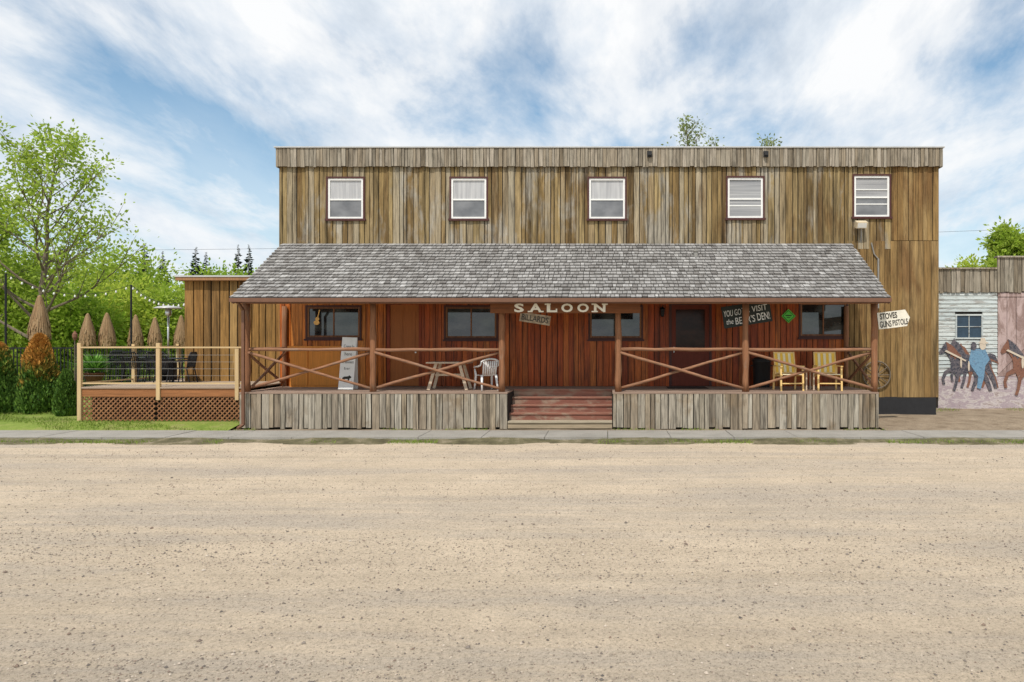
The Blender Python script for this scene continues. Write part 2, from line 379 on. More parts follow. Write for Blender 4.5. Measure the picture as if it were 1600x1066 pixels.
def boards(mb, x0, x1, z0, z1, y, holes=(), wr=(.12, .24), t=.025, gap=.007, jit=.012, zj=0):
    br = sorted(set([x0, x1] + [h[0] for h in holes] + [h[1] for h in holes]))
    br = [b for b in br if x0 <= b <= x1]
    for a, b in zip(br[:-1], br[1:]):
        xs = a
        while xs < b - 1e-4:
            w = R.uniform(*wr); xe = xs + w
            if b - xe < wr[0]*.6: xe = b
            cx = (xs+xe)/2
            segs = [(z0 + R.uniform(-zj, zj), z1)]
            for h in sorted(holes, key=lambda q: q[2]):
                if h[0] <= cx <= h[1]:
                    n2 = []
                    for (p, q) in segs:
                        if h[2] >= q or h[3] <= p: n2.append((p, q)); continue
                        if h[2] > p: n2.append((p, h[2]))
                        if h[3] < q: n2.append((h[3], q))
                    segs = n2
            j = R.uniform(0, jit); g0 = gap*R.uniform(.2, .9); g1 = gap*R.uniform(.2, .9); sk = R.uniform(-.004, .004)
            for (p, q) in segs:
                a0, a1 = xs+g0, xe-g1
                mb.add([(a0,y-t-j,p),(a1,y-t-j,p),(a1,y,p),(a0,y,p),(a0+sk,y-t-j,q),(a1+sk,y-t-j,q),(a1+sk,y,q),(a0+sk,y,q)],
                    [(0,3,2,1),(4,5,6,7),(0,1,5,4),(1,2,6,5),(2,3,7,6),(3,0,4,7)])
            xs = xe

# ------------------------------------------------------------------ the setting
def sheet(name, x0, x1, y0, y1, z, mat):
    o = MB().add([(x0,y0,z),(x1,y0,z),(x1,y1,z),(x0,y1,z)], [(0,1,2,3)]).build(name, mat); return tag(o, kind='structure')
sheet('ground', -700, 700, -300, 1200, -.10, 'lawn')
sheet('gravel_road', -200, 200, -60, 16.05, -.094, 'gravel')
def grid(name, x0, x1, y0, y1, nx, ny, fz, mat):
    vs = [(x0+(x1-x0)*i/nx, y0+(y1-y0)*j/ny, fz(x0+(x1-x0)*i/nx, y0+(y1-y0)*j/ny)) for j in range(ny+1) for i in range(nx+1)]
    fs = [(j*(nx+1)+i, j*(nx+1)+i+1, (j+1)*(nx+1)+i+1, (j+1)*(nx+1)+i) for j in range(ny) for i in range(nx)]
    o = MB().add(vs, fs).build(name, mat, smooth=True); return tag(o, kind='structure')
rn = random.Random(3)
grid('verge', -60, 50, 15.55, 16.24, 500, 4, lambda x, y: (-.089 + max(0, (y-15.85))*.16 + rn.uniform(-.012, .012) + .02*math.sin(x*1.7)) if y > 15.6 else -.11, 'verge')
def lz(x, y): return .15*min(1, max(0, (y-17.4)/.9)) - .01
grid('lawn', -120, -9.7, 17.42, 120, 60, 140, lz, 'lawn')
def dz(x, y): return .12*min(1, max(0, (y-17.4)/2.0)) - .01 + .012*math.sin(x*2.3+y)
grid('dirt_lot', 7.1, 60, 17.42, 70, 80, 60, dz, 'dirt')
grid('dirt_strip', -9.7, 7.1, 17.4, 17.85, 60, 3, lambda x, y: -.025 + .008*math.sin(x*3), 'dirt')
mb = MB(); x = -60
while x < 50:
    w = 1.5; mb.box(x, x+w-.014, 16.2, 17.45, -.12, R.uniform(-.006, .006)); x += w
tag(mb.build('sidewalk', 'concrete'), kind='structure')

# pebbles
def pebbles():
    rng = np.random.default_rng(5)
    n = 66000
    u = rng.random(n)
    Y = 4.0 + 12.0*u**1.4
    xx = (-.92 + 1.56*rng.random(n))*Y
    dens = .25 + .3*(np.sin(Y*1.9 + .05*xx + .6*np.sin(xx*.35)) > .2) + .45*np.exp(-((Y-7.8-.25*np.sin(xx*.5))/.9)**2)
    keep = rng.random(n) < dens
    Y = Y[keep]; xx = xx[keep]; n = len(Y)
    s = np.clip(rng.lognormal(-5.0, .42, n), .003, .026)
    base = np.array([(1,0,0),(0,1,0),(-1,0,0),(0,-1,0),(0,0,.7),(0,0,-.5)])
    V = base[None]*s[:,None,None]*rng.uniform(.7, 1.3, (n,6,1))
    a = rng.random(n)*6.28; c, d = np.cos(a), np.sin(a)
    Vx = V[...,0]*c[:,None] - V[...,1]*d[:,None]; Vy = V[...,0]*d[:,None] + V[...,1]*c[:,None]
    P = np.stack([Vx + xx[:,None], Vy + Y[:,None], V[...,2] - .094 + s[:,None]*.25], -1).reshape(-1,3)
    t = np.array([(0,1,4),(1,2,4),(2,3,4),(3,0,4),(1,0,5),(2,1,5),(3,2,5),(0,3,5)])
    Fc = (t[None] + (np.arange(n)*6)[:,None,None]).reshape(-1,3)
    me = bpy.data.meshes.new('pebbles'); me.from_pydata(P.tolist(), [], Fc.tolist()); me.materials.append(M['pebble'])
    o = bpy.data.objects.new('pebbles', me); COL.objects.link(o)
    tag(o, 'loose grey and brown pebbles scattered over the gravel road', 'pebbles', kind='stuff')
pebbles()
def blades(name, label, pts, hr, mat):
    rng = np.random.default_rng(11); n = len(pts); p = np.array(pts)
    a = rng.random(n)*6.28; h = rng.uniform(*hr, n); w = .006 + .006*rng.random(n); l = rng.normal(0, .5, (n,2))*h[:,None]
    d = np.stack([np.cos(a), np.sin(a), 0*a], 1)*w[:,None]
    tip = p + np.stack([l[:,0], l[:,1], h], 1)
    V = np.stack([p-d, p+d, tip], 1).reshape(-1,3)
    Fc = np.arange(3*n).reshape(-1,3)
    me = bpy.data.meshes.new(name); me.from_pydata(V.tolist(), [], Fc.tolist()); me.materials.append(M[mat])
    o = bpy.data.objects.new(name, me); COL.objects.link(o); tag(o, label, 'grass', kind='stuff')
pts = []
for i in range(16000):
    xx = R.uniform(-22, -9.75); yy = R.uniform(17.45, 20.5)
    if yy > 18.25 and xx > -14.3: continue
    if math.sin(xx*1.3)+math.sin(yy*4+xx) < -.7: continue
    pts.append((xx, yy, lz(xx, yy)))
blades('lawn_grass', 'short spring grass growing on the lawn beside the patio deck', pts, (.03, .10), 'grassblade')
pts = []
for i in range(11000):
    xx = R.uniform(-22, 16); yy = R.gauss(15.98, .12)
    if math.sin(xx*.9)+math.sin(xx*2.7+1)+.8*math.sin(xx*.23) < (.1 if xx > -9 else -.9): continue
    pts.append((xx, yy, -.09))
for i in range(1500):
    xx = R.uniform(-9.7, 7.2); yy = R.uniform(17.5, 17.78)
    if math.sin(xx*1.1)+math.sin(xx*3.1) > .5: pts.append((xx, yy, -.03))
for i in range(2500):
    xx = R.uniform(9, 15); yy = R.uniform(20.2, 21.9)
    if math.sin(xx*2)+math.sin(yy*3) > .9: pts.append((xx, yy, .1))
blades('verge_grass', 'ragged grass and weeds growing along the sidewalk edge', pts, (.03, .09), 'grassblade')

# ------------------------------------------------------------------ saloon building
BX0 = X(437, YW); BX1 = X(1466, YW); PX0 = X(374, YP); PX1 = X(1373, YP); DK = Z(613, YP)
ZT = Z(233, YW); ZB = Z(262, YW); GW = .1
S = empty('saloon_building', ((BX0+BX1)/2, YW, 0), 'two storey western saloon clad in weathered boards with shingled front porch', 'building')
upwin = [(512,570,278,343), (704,762,278,343), (919,978,278,343), (1135,1193,277,342), (1332,1390,274,340)]
holes = [(X(a,YW), X(b,YW), Z(d,YW), Z(c,YW)) for a,b,c,d in upwin]
mb = MB(); XS = X(1392, YW)
boards(mb, BX0, XS, 5.0, ZB+.02, YW, holes, (.09, .21), .025, .018, .02)
tag(mb.build('front_wall', 'barn', S), 'upper front wall of uneven weathered boards')
mb = MB(); boards(mb, XS, BX1, 5.25, ZB+.02, YW, [], (.12, .2), .025, .014, .016); boards(mb, 7.0, BX1, .62, 5.235, YW, [], (.13, .24), .025, .014, .016)
tag(mb.build('front_wall', 'barn_right', S), 'browner boards at the right end of the front')
mb = MB().box(BX0, BX1, YW+.002, YW+.2, .3, 7.6); mb.build('wall_core', 'dark', S)
mb = MB()
for sx in (BX0, BX1):
    y = YW+.03
    while y < 30:
        w = R.uniform(.16, .26); a, b = (sx-.03, sx) if sx < 0 else (sx, sx+.03)
        mb.box(a, b, y, min(30, y+w)-.012, .5, 7.5); y += w
mb.box(BX0, BX1, 30, 30.1, .3, 7.5)
mb.build('side_wall', 'barn', S)
MB().box(BX0-.05, BX1+.05, YW+.05, 30.15, 7.6, 7.72).build('roof', 'flash', S)
mb = MB(); PA0 = X(430, 20.05); PA1 = X(1474, 20.05)
boards(mb, PA0, PA1, ZB, ZT, YW-.09, [], (.07, .14), .03, .012, .018, zj=.018)
for sx in (PA0, PA1):
    y = YW-.06
    while y < 30.2:
        w = .13; mb.box(sx-.02, sx+.02, y, y+w-.01, ZB, ZT); y += w
pp = mb.build('parapet', 'parapet', S)
mb = MB().box(PA0+.05, PA1-.05, YW-.088, YW+.06, ZB+.02, ZT-.01)
mb.build('parapet_core', 'dark', pp)
MB().box(PA0-.04, PA1+.04, YW-.16, YW+.1, ZT, ZT+.035).build('parapet_cap', 'flash', pp)
for px in (1015, 1197):
    x = X(px, 20); mb = MB().box(x-.07, x+.07, YW-.20, YW-.13, Z(245,20), Z(236,20)); mb.box(x-.05, x+.05, YW-.26, YW-.2, Z(243,20), Z(239,20))
    mb.build('wall_bracket', 'black', S)
mb = MB().box(PX1, BX1-.08, YW-.03, YW, GW-.1, .63); mb.build('foundation', 'black', S)
for i, (a, b, c, d) in enumerate(upwin):
    x0, x1, z0, z1 = X(a,YW), X(b,YW), Z(d,YW), Z(c,YW); y = YW
    t = .05; mb = MB()
    mb.box(x0-.02, x0+t-.02, y-.07, y, z0-.02, z1+.02).box(x1-t+.02, x1+.02, y-.07, y, z0-.02, z1+.02)
    mb.box(x0+t-.02, x1-t+.02, y-.07, y, z1-t+.02, z1+.02).box(x0-.05, x1+.05, y-.095, y, z0-.05, z0+.01)
    w = mb.build('window', 'maroon', S)
    x0 += .03; x1 -= .03; z0 += .012; z1 -= .03; q = .055; zm = (z0+z1)/2 - .03
    mb = MB().box(x0, x0+q, y-.05, y, z0, z1).box(x1-q, x1, y-.05, y, z0, z1).box(x0+q, x1-q, y-.05, y, z1-q, z1).box(x0+q, x1-q, y-.05, y, z0, z0+q)
    mb.build('frame', 'white', w)
    mb = MB().box(x0+q, x1-q, y-.04, y-.004, zm-.02, zm+.025); 
    if i in (3, 4):
        mb.box(x0+q, x1-q, y-.03, y-.004, zm-.21, zm-.18); 
    if i == 4: mb.box(x0+q, x1-q, y-.03, y-.004, zm+.22, zm+.245)
    mb.build('sash_bar', 'white', w)
    MB().box(x0+q, x1-q, y-.012, y-.003, zm+.025, z1-q).build('pane', 'blind' if i >= 3 else 'curtain', w)
    MB().box(x0+q, x1-q, y-.02, y-.003, z0+q, zm-.02).build('pane', 'screen' if i != 3 else 'blind', w)
# porch wall
pw = [(481,563,480,527), (697,776,480,528), (922,1002,480,528), (1250,1322,474,525)]
ph = [(X(a,YW), X(b,YW), Z(d,YW), Z(c,YW)) for a,b,c,d in pw]
drs = [(610,655), (1049,1108)]
dh = [(X(a,YW), X(b,YW), DK, DK+2.4) for a,b in drs]
xo = X(604, YW)
mb = MB(); boards(mb, xo, 6.995, DK, 4.3, YW, ph[1:]+dh, (.14, .2), .025, .014, .008)
tag(mb.build('porch_wall', 'red', S), 'red stained board wall under the porch roof')
mb = MB(); boards(mb, BX0+.01, xo, DK, 4.3, YW, ph[:1], (.14, .2), .025, .014, .008)
tag(mb.build('porch_wall', 'redglow', S), 'red stained boards with a warm glow put into their colour at the left end of the porch wall')
for (x0, x1, z0, z1) in ph:
    y = YW; q = .05; mb = MB()
    mb.box(x0-.05, x0, y-.06, y, z0-.05, z1+.05).box(x1, x1+.05, y-.06, y, z0-.05, z1+.05).box(x0, x1, y-.06, y, z1, z1+.05).box(x0-.08, x1+.08, y-.1, y, z0-.1, z0-.05).box(x0, x1, y-.06, y, z0-.05, z0)
    w = mb.build('window', 'maroon', S)
    mb = MB().box(x0, x0+q, y-.045, y, z0, z1).box(x1-q, x1, y-.045, y, z0, z1).box(x0+q, x1-q, y-.045, y, z1-q, z1).box(x0+q, x1-q, y-.045, y, z0, z0+q)
    xm = (x0+x1)/2; mb.box(xm-.018, xm+.018, y-.03, y-.004, z0+q, z1-q)
    mb.build('frame', 'log', w)
    MB().box(x0+q, xm-.018, y-.012, y-.003, z0+q, z1-q).build('pane', 'glass', w)
    MB().box(xm+.018, x1-q, y-.012, y-.003, z0+q, z1-q).build('pane', 'glass', w)
# guitar decal in the first window
gx, gz = X(495, YW), Z(500, YW)
def ell(cx, cz, a, b, n=16): return [(cx+a*math.cos(2*math.pi*k/n), cz+b*math.sin(2*math.pi*k/n)) for k in range(n)]
mb = MB().prism(ell(gx, gz-.08, .085, .07), YW-.02, YW-.013).prism(ell(gx+.02, gz+.03, .06, .055), YW-.0215, YW-.0135)
mb.bar((gx+.03, YW-.018, gz+.06), (gx+.09, YW-.018, gz+.3), .03, .006)
tag(mb.build('window_decal', 'yellow', S), 'amber guitar shape behind the left porch window')
# doors
(x0, x1, z0, z1) = dh[0]
mb = MB().box(x0-.07, x0, YW-.05, YW, z0, z1+.07).box(x1, x1+.07, YW-.05, YW, z0, z1+.07).box(x0, x1, YW-.05, YW, z1, z1+.07)
mb.build('door_frame', 'red', S)
mb = MB().box(x0+.005, x1-.005, YW-.02, YW-.001, z0+.01, z1)
for (a, b, c, d) in ((.12,.44,.2,.95),(.56,.88,.2,.95),(.12,.44,1.15,2.2),(.56,.88,1.15,2.2)):
    w_ = x1-x0; mb.box(x0+a*w_, x0+b*w_, YW-.032, YW-.02, z0+c, z0+d)
dd = tag(mb.build('door', 'door', S), 'plain brown panelled door')
MB().tube([(x1-.09, YW-.02, z0+1.0), (x1-.09, YW-.07, z0+1.0)], .025).build('door_handle', 'steel', dd)
(x0, x1, z0, z1) = dh[1]
mb = MB().box(x0-.07, x0, YW-.05, YW, z0, z1+.07).box(x1, x1+.07, YW-.05, YW, z0, z1+.07).box(x0, x1, YW-.05, YW, z1, z1+.07)
mb.build('door_frame', 'maroon', S)
w_ = .13; mb = MB().box(x0+.005, x0+w_, YW-.03, YW-.001, z0+.01, z1).box(x1-w_, x1-.005, YW-.03, YW-.001, z0+.01, z1).box(x0+w_, x1-w_, YW-.03, YW-.001, z1-w_, z1).box(x0+w_, x1-w_, YW-.03, YW-.001, z0+.01, z0+.25).box(x0+w_, x1-w_, YW-.03, YW-.001, z0+.95, z0+1.06)
dd = tag(mb.build('door', 'doordark', S), 'dark red brown entrance door')
MB().box(x0+w_, x1-w_, YW-.014, YW-.002, z0+1.06, z1-w_).build('pane', 'doorglass', dd)
MB().box(x0+w_, x1-w_, YW-.016, YW-.002, z0+.25, z0+.95).build('panel', 'doordark', dd)
MB().tube([(x0+.07, YW-.03, z0+1.0), (x0+.07, YW-.08, z0+1.0), (x0+.07, YW-.08, z0+1.16)], .014).build('door_handle', 'steel', dd)
# porch deck
SX0, SX1 = X(793, YP), X(957, YP); SD = YP + 4*.28
mb = MB(); y = YP-.02
while y < YW-.04:
    ye = min(y+.14, YW-.035)
    if y < SD: mb.box(PX0, SX0, y, ye-.006, DK-.04, DK).box(SX1, PX1, y, ye-.006, DK-.04, DK)
    else: mb.box(PX0, PX1, y, ye-.006, DK-.04, DK)
    y += .14
mb.build('porch_floor', 'porchdeck', S)
for (a, b, lab) in ((PX0, SX0, 'grey board skirting left of the steps'), (SX1, PX1, 'grey board skirting right of the steps')):
    mb = MB(); boards(mb, a, b, .0, DK-.045, YP+.02, [], (.10, .21), .025, .018, .022, zj=.04)
    tag(mb.build('skirting', 'grey', S), lab)
mb = MB().box(PX0+.05, SX0-.02, YP+.03, YP+.05, 0, DK-.05).box(SX1+.02, PX1-.05, YP+.03, YP+.05, 0, DK-.05)
mb.box(PX0, PX0+.03, YP+.02, YW-.04, 0, DK-.05).box(PX1-.03, PX1, YP+.02, YW-.04, 0, DK-.05)
mb.box(SX0-.03, SX0, YP+.05, SD+.1, 0, DK-.05).box(SX1, SX1+.03, YP+.05, SD+.1, 0, DK-.05)
mb.build('skirting_core', 'dark', S)
st = MB().box(SX0, SX0+.04, YP+.03, SD, 0, .16).build('staircase', 'stepgrey', S)
for k in range(5):
    h = DK*(k+1)/5; hb = DK*k/5; y = YP + .28*k
    mt = 'stepgrey' if k == 0 else 'stepred'
    mb = MB()
    if k < 4: mb.box(SX0+.01, SX1-.01, y-.03, y+.135, h-.04, h).box(SX0+.01, SX1-.01, y+.142, y+.29, h-.04, h-.002)
    else: mb.box(SX0+.01, SX1-.01, y-.03, y-.002, h-.04, h+.003)
    mb.box(SX0+.01, SX1-.01, y, y+.02, hb, h-.044)
    mb.build('tread', mt, st)
# posts, beam, rails
YQ = 17.96
posts = [385, 583, 784, 966, 1165, 1366]
def wob(a, b, r, n=7, amp=.02):
    a = Vector(a); b = Vector(b)
    p = [a.lerp(b, i/(n-1)) + (Vector((R.uniform(-amp,amp), R.uniform(-amp,amp)*.4, R.uniform(-amp,amp))) if 0 < i < n-1 else Vector()) for i in range(n)]
    return p, [r*R.uniform(.86, 1.12) for _ in range(n)]
for i, px in enumerate(posts):
    x = X(px, YQ); r = .1 if i in (0,) else .085
    p, q = wob((x, YQ, DK), (x, YQ, 3.26), r, 9, .012)
    MB().tube(p, q, 12).build('porch_post', 'log', S, True)
for px in (385, 1366):
    x = X(px, YQ); p, q = wob((x, YW-.12, DK), (x, YW-.12, 3.3), .07, 6, .006)
    MB().tube(p, q, 10).build('porch_post', 'log', S, True)
MB().box(PX0-.05, PX1+.05, YQ-.09, YQ+.09, 3.26, 3.5).build('porch_beam', 'cedar', S)
RT = Z(546, YQ); RB0 = Z(607, YQ)
for a, b in ((0,1),(1,2),(3,4),(4,5)):
    xa, xb = X(posts[a], YQ)+.05, X(posts[b], YQ)-.05
    p, q = wob((xa, YQ, RT+R.uniform(-.012,.012)), (xb, YQ, RT+R.uniform(-.012,.012)), .045, 8, .012); MB().tube(p, q, 9).build('handrail', 'logx', S, True)
    p, q = wob((xa, YQ-.03, RT-.08), (xb, YQ-.03, RB0), .038, 8, .013); MB().tube(p, q, 9).build('cross_brace', 'logx', S, True)
    p, q = wob((xa, YQ+.05, RB0), (xb, YQ+.05, RT-.08), .038, 8, .013); MB().tube(p, q, 9).build('cross_brace', 'logx', S, True)
for px in (385, 1366):
    x = X(px, YQ)
    p, q = wob((x, YQ+.08, RT), (x, YW-.15, RT), .045, 6, .010); MB().tube(p, q, 9).build('handrail', 'logx', S, True)
    p, q = wob((x-.02, YQ+.08, RT-.1), (x-.02, YW-.15, RB0), .038, 6, .010); MB().tube(p, q, 9).build('cross_brace', 'logx', S, True)
    p, q = wob((x+.05, YQ+.08, RB0), (x+.05, YW-.15, RT-.1), .038, 6, .010); MB().tube(p, q, 9).build('cross_brace', 'logx', S, True)
# porch roof
RX0, RX1 = -9.56, 7.15
E = Vector((0, YE, 3.38)); T = Vector((0, YW-.03, 5.15)); u = (T-E); L = u.length; u.normalize(); nn = Vector((0, -u.z, u.y))
BF = [(0,3,2,1),(4,5,6,7),(0,1,5,4),(1,2,6,5),(2,3,7,6),(3,0,4,7)]
mb = MB()
def rp(x, s, h): v = E + u*s + nn*h; return (x, v.y, v.z)
mb.add([rp(RX0,0,-.06),rp(RX1,0,-.06),rp(RX1,L,-.06),rp(RX0,L,-.06),rp(RX0,0,0),rp(RX1,0,0),rp(RX1,L,0),rp(RX0,L,0)], BF)
pr = mb.build('porch_roof', 'dark', S)
mb = MB(); rows = 18; ex = L/rows
for k in range(rows):
    x = RX0 - .03 - R.uniform(0, .08); s0 = k*ex - .04
    while x < RX1 + .02:
        w = R.uniform(.09, .19); xe = min(x+w, RX1+.04); g = R.uniform(.008, .02); a = s0 + R.uniform(-.012, .012); b = min(s0+ex*1.3, L-.002)
        if xe - x > .04:
            h = R.uniform(.042, .06); sk = R.uniform(-.008, .008)
            xl = max(x+g/2, RX0-.04)
            mb.add([rp(xl,a,.012),rp(xe-g/2,a+sk,.012),rp(xe-g/2,b,.004),rp(xl,b,.004),rp(xl,a,.012+h),rp(xe-g/2,a+sk,.012+h),rp(xe-g/2,b,.010),rp(xl,b,.010)], BF)
        x = xe
mb.build('shingles', 'shingle', pr)
for xa in (RX0-.035, RX1+.005):
    MB().add([rp(xa,-.03,-.16),rp(xa+.03,-.03,-.16),rp(xa+.03,L-.02,-.16),rp(xa,L-.02,-.16),rp(xa,-.03,-.002),rp(xa+.03,-.03,-.002),rp(xa+.03,L-.02,-.002),rp(xa,L-.02,-.002)], BF).build('rake_board', 'cedar', pr)
mb = MB().box(RX0-.03, RX1+.03, YE-.11, YE-.012, 3.27, 3.285).box(RX0-.03, RX1+.03, YE-.125, YE-.11, 3.27, 3.37).box(RX0-.03, RX1+.03, YE-.012, YE+.0, 3.24, 3.35)
mb.box(RX0-.032, RX0-.02, YE-.11, YE-.012, 3.285, 3.36).box(RX1+.02, RX1+.032, YE-.11, YE-.012, 3.285, 3.36)
mb.build('gutter', 'gutter', pr)
xd = X(379, 17.6)
mb = MB().box(xd-.035, xd+.035, 17.6, 17.66, .1, 3.1); mb.bar((xd, 17.63, 3.08), (xd, 17.36, 3.27), .06, .06); mb.bar((xd, 17.63, .12), (xd-.02, 17.4, .05), .06, .06)
mb.build('downspout', 'gutter', S)
mb = MB(); xr = X(1372, YW-.06)
mb.tube([(xr, YW-.07, Z(482,YW)), (xr, YW-.07, Z(405,YW))], .03, 8).tube([(xr, YW-.07, Z(405,YW)), (xr-.12, YW-.07, Z(398,YW)), (xr-.2, YW-.07, Z(380,YW))], .02, 6)
mb.build('conduit', 'galv', S)
v = rp(X(1090, 19), L*.72, .0); MB().lathe([(.07,0),(.07,.16),(.1,.17),(.1,.2),(.02,.24)], v, 12).build('roof_vent', 'galv', S)

# flood lamp
lx, lzz = X(1343, YW-.1), Z(352, YW-.1)
f = empty('flood_lamp', (lx, YW-.05, lzz-.2), 'tan flood lamp on an arm high on the wall below the rightmost upper window', 'lamp')
MB().tube([(lx+.06, YW-.03, lzz-.5), (lx+.06, YW-.08, lzz-.3), (lx+.05, YW-.12, lzz-.04)], .02, 8).build('arm', 'galv', f)
rm = Matrix.Rotation(math.radians(25), 3, 'X')
MB().obox((lx, YW-.22, lzz), (.16, .10, .09), rm).build('lamp_housing', 'lamp', f)
MB().obox(Vector((lx, YW-.22, lzz)) + rm @ Vector((0, -.103, 0)), (.13, .004, .07), rm).build('lens', 'lens', f)

# ------------------------------------------------------------------ signs
YS = 17.66
s = empty('saloon_sign', (X(883,YS), YS, Z(482,YS)), 'long brown board with cream SALOON lettering hung under the porch eave', 'sign')
b = MB().box(X(766,YS), X(1000,YS), YS, YS+.04, Z(489.5,YS), Z(474,YS)).build('board', 'signwood', s)
for px in (785, 880, 980):
    MB().tube([(X(px,YS), YS+.05, Z(476,YS)), (X(px,YS), YQ-.1, 3.3)], .008, 6).build('hanger', 'blackmetal', s)
hz = 13.5*YS/F; cz = Z(481.2, YS)
letters = [('S',811,15),('A',837,20),('L',862,15),('O',886,18),('O',911,18),('N',937,18)]
for ch, px, w in letters:
    o = text('lettering', ch, X(px,YS), YS-.001, cz, w*YS/F, hz, 'cream', s, 0, .035, .008)
    ww = w*YS/F; xc = X(px,YS); sh = .034
    zb, zt = cz-hz/2, cz+hz/2
    if ch == 'A': sf = [(-.62,-.24,zb,zb+sh), (.24,.62,zb,zb+sh)]
    elif ch == 'L': sf = [(-.72,-.1,zt-sh,zt), (.42,.58,zb,zb+.09)]
    elif ch == 'N': sf = [(-.7,-.15,zb,zb+sh), (.2,.7,zt-sh,zt), (-.7,-.32,zt-sh,zt)]
    else: continue
    for a, b, c, d in sf: MB().box(xc+ww*a, xc+ww*b, YS-.0112, YS-.002, c, d).build('serif', 'cream', o)
def tilted_board(name, label, cx, y, cz, w, h, tilt, mat, lines, ink, hang=None, point=0):
    s = empty(name, (cx, y, cz-h/2), label, 'sign')
    rm = Matrix.Rotation(-tilt, 3, 'Y')
    shape = [(-w/2,-h/2), (w/2-point,-h/2)] + ([(w/2, -.0)] if point else []) + [(w/2-point,h/2), (-w/2,h/2)]
    pts_ = [rm @ Vector((a, 0, b)) for a, b in shape]
    MB().prism([(cx+p.x, cz+p.z) for p in pts_], y+.003, y+.027).build('board', mat, s)
    for (t, ox, oz, tw, th, bo, shr) in lines:
        p = Vector((cx, y, cz)) + rm @ Vector((ox, 0, oz))
        text('lettering', t, p.x, y+.002, p.z, tw, th, ink, s, tilt, bo, .006, shr)
    if hang:
        for (dx, zt, yt) in hang:
            p = Vector((cx, y, cz)) + rm @ Vector((dx, 0, h/2-.02))
            MB().tube([(p.x, y+.033, p.z), (p.x, yt, zt)], .006, 6).build('hanger', 'blackmetal', s)
    return s
sc = 17.68/F
tilted_board('billiards_sign', 'small worn plank sign reading BILLARDS hung askew under the long brown board', X(836,17.68), 17.68, Z(498,17.68), 48*sc, 15*sc, math.radians(-9), 'signworn', [('BILLARDS', 0, 0, 42*sc, 9.5*sc, .01, 0)], 'ink', [(-.3, Z(488,17.68), 17.715), (.3, Z(488,17.68), 17.715)])
sc = 18.25/F
tilted_board('hand_lettered_sign', 'black sign with white hand lettering YOU GOTTA VISIT the BEAR\'S DEN tilted behind a post', X(1167,18.25), 18.25, Z(491,18.25), 76*sc, 34*sc, math.radians(9), 'slate',
    [('YOU GO', -22*sc, 5.5*sc, 27*sc, 9.5*sc, -.005, .15), ('TTA', -1*sc, 6.5*sc, 12*sc, 8.5*sc, -.005, -.1), ('VISIT', 21*sc, 6.5*sc, 24*sc, 9*sc, -.005, .1), ('the', -28*sc, -7.5*sc, 11*sc, 8*sc, -.005, .2), ("BEAR'S", -4*sc, -8*sc, 31*sc, 11*sc, 0, .05), ('DEN!', 25*sc, -7*sc, 20*sc, 11.5*sc, 0, -.08)], 'chalk', [(-.5, 3.75, 18.29), (.5, 3.75, 18.29)])
sc = 17.86/F
tilted_board('stoves_sign', 'white pointed sign reading STOVES and GUNS PISTOLS fixed beside the right end porch post', X(1397,17.86), 17.86, Z(499,17.86), 50*sc, 26*sc, math.radians(7), 'signwhite',
    [('STOVES', -8*sc, 6.5*sc, 27*sc, 9.5*sc, .02, 0), ('GUNS', -14*sc, -6*sc, 18*sc, 10*sc, .015, 0), ('PISTOLS', 9*sc, -5.5*sc, 24*sc, 9*sc, .01, 0)], 'ink', [(-.3, Z(486,17.9), 17.95)], 6*sc)
gx, gz = X(1232, YW-.06), Z(494, YW-.06); s_ = 11*YW/F
s = empty('diamond_sign', (gx, YW-.05, gz-s_), 'small bright green diamond sign on the red porch wall', 'sign')
MB().prism([(gx-s_, gz), (gx, gz-s_), (gx+s_, gz), (gx, gz+s_)], YW-.07, YW-.06).build('plate', 'green', s)
q = s_*.8; mb = MB()
for a, b in (((-q,0),(0,q)),((0,q),(q,0)),((q,0),(0,-q)),((0,-q),(-q,0))):
    mb.bar((gx+a[0], YW-.072, gz+a[1]), (gx+b[0], YW-.072, gz+b[1]), .012, .003)
mb.bar((gx-.09, YW-.072, gz+.015), (gx+.09, YW-.072, gz+.015), .03, .003); mb.bar((gx-.05, YW-.072, gz-.04), (gx+.05, YW-.072, gz-.04), .02, .003)
mb.build('marking', 'ink', s)
# A frame board
yy = 18.8; cx = X(543.5, yy)
s = empty('sandwich_board', (cx, yy, DK), 'white sandwich board with hand lettering standing beside the wooden counter', 'sign')
hh = Z(527, yy)-DK
tl = math.radians(7); rm = Matrix.Rotation(-tl, 3, 'X') @ Matrix.Rotation(math.radians(2), 3, 'Y')
MB().obox((cx, yy, DK+hh/2), (.205, .012, hh/2), rm).build('front_board', 'white', s)
MB().obox((cx, yy+.18, DK+hh/2), (.205, .012, hh/2), Matrix.Rotation(tl, 3, 'X') @ Matrix.Rotation(math.radians(2), 3, 'Y')).build('rear_board', 'white', s)
def on_board(name, body, oz, w, h):
    o = text(name, body, 0, 0, 0, w, h, 'ink', None, 0, -.012, .006)
    o.parent = s
    p = Vector((cx, yy, DK+hh/2)) + rm @ Vector((0, -.0125, oz))
    o.matrix_local = Matrix.Translation(p - s.location) @ rm.to_4x4()
    return o
on_board('lettering', 'Come In', .47, .28, .09); on_board('lettering', 'here', .26, .20, .09); on_board('lettering', 'to Boomers', .04, .32, .08); on_board('lettering', 'bar', -.14, .16, .07)
bear = [(-.16,-.08),(-.15,.02),(-.09,.07),(0,.075),(.07,.09),(.1,.12),(.13,.1),(.18,.06),(.17,.03),(.11,.0),(.1,-.08),(.05,-.08),(.05,-.02),(-.06,-.02),(-.08,-.08)]
o = MB().prism([(a*.75, b*.75) for a, b in bear], -.005, 0).build('bear_emblem', 'ink'); o.parent = s
o.matrix_local = Matrix.Translation(Vector((cx, yy, DK+hh/2)) + rm @ Vector((0, -.0125, -.42)) - s.location) @ rm.to_4x4()

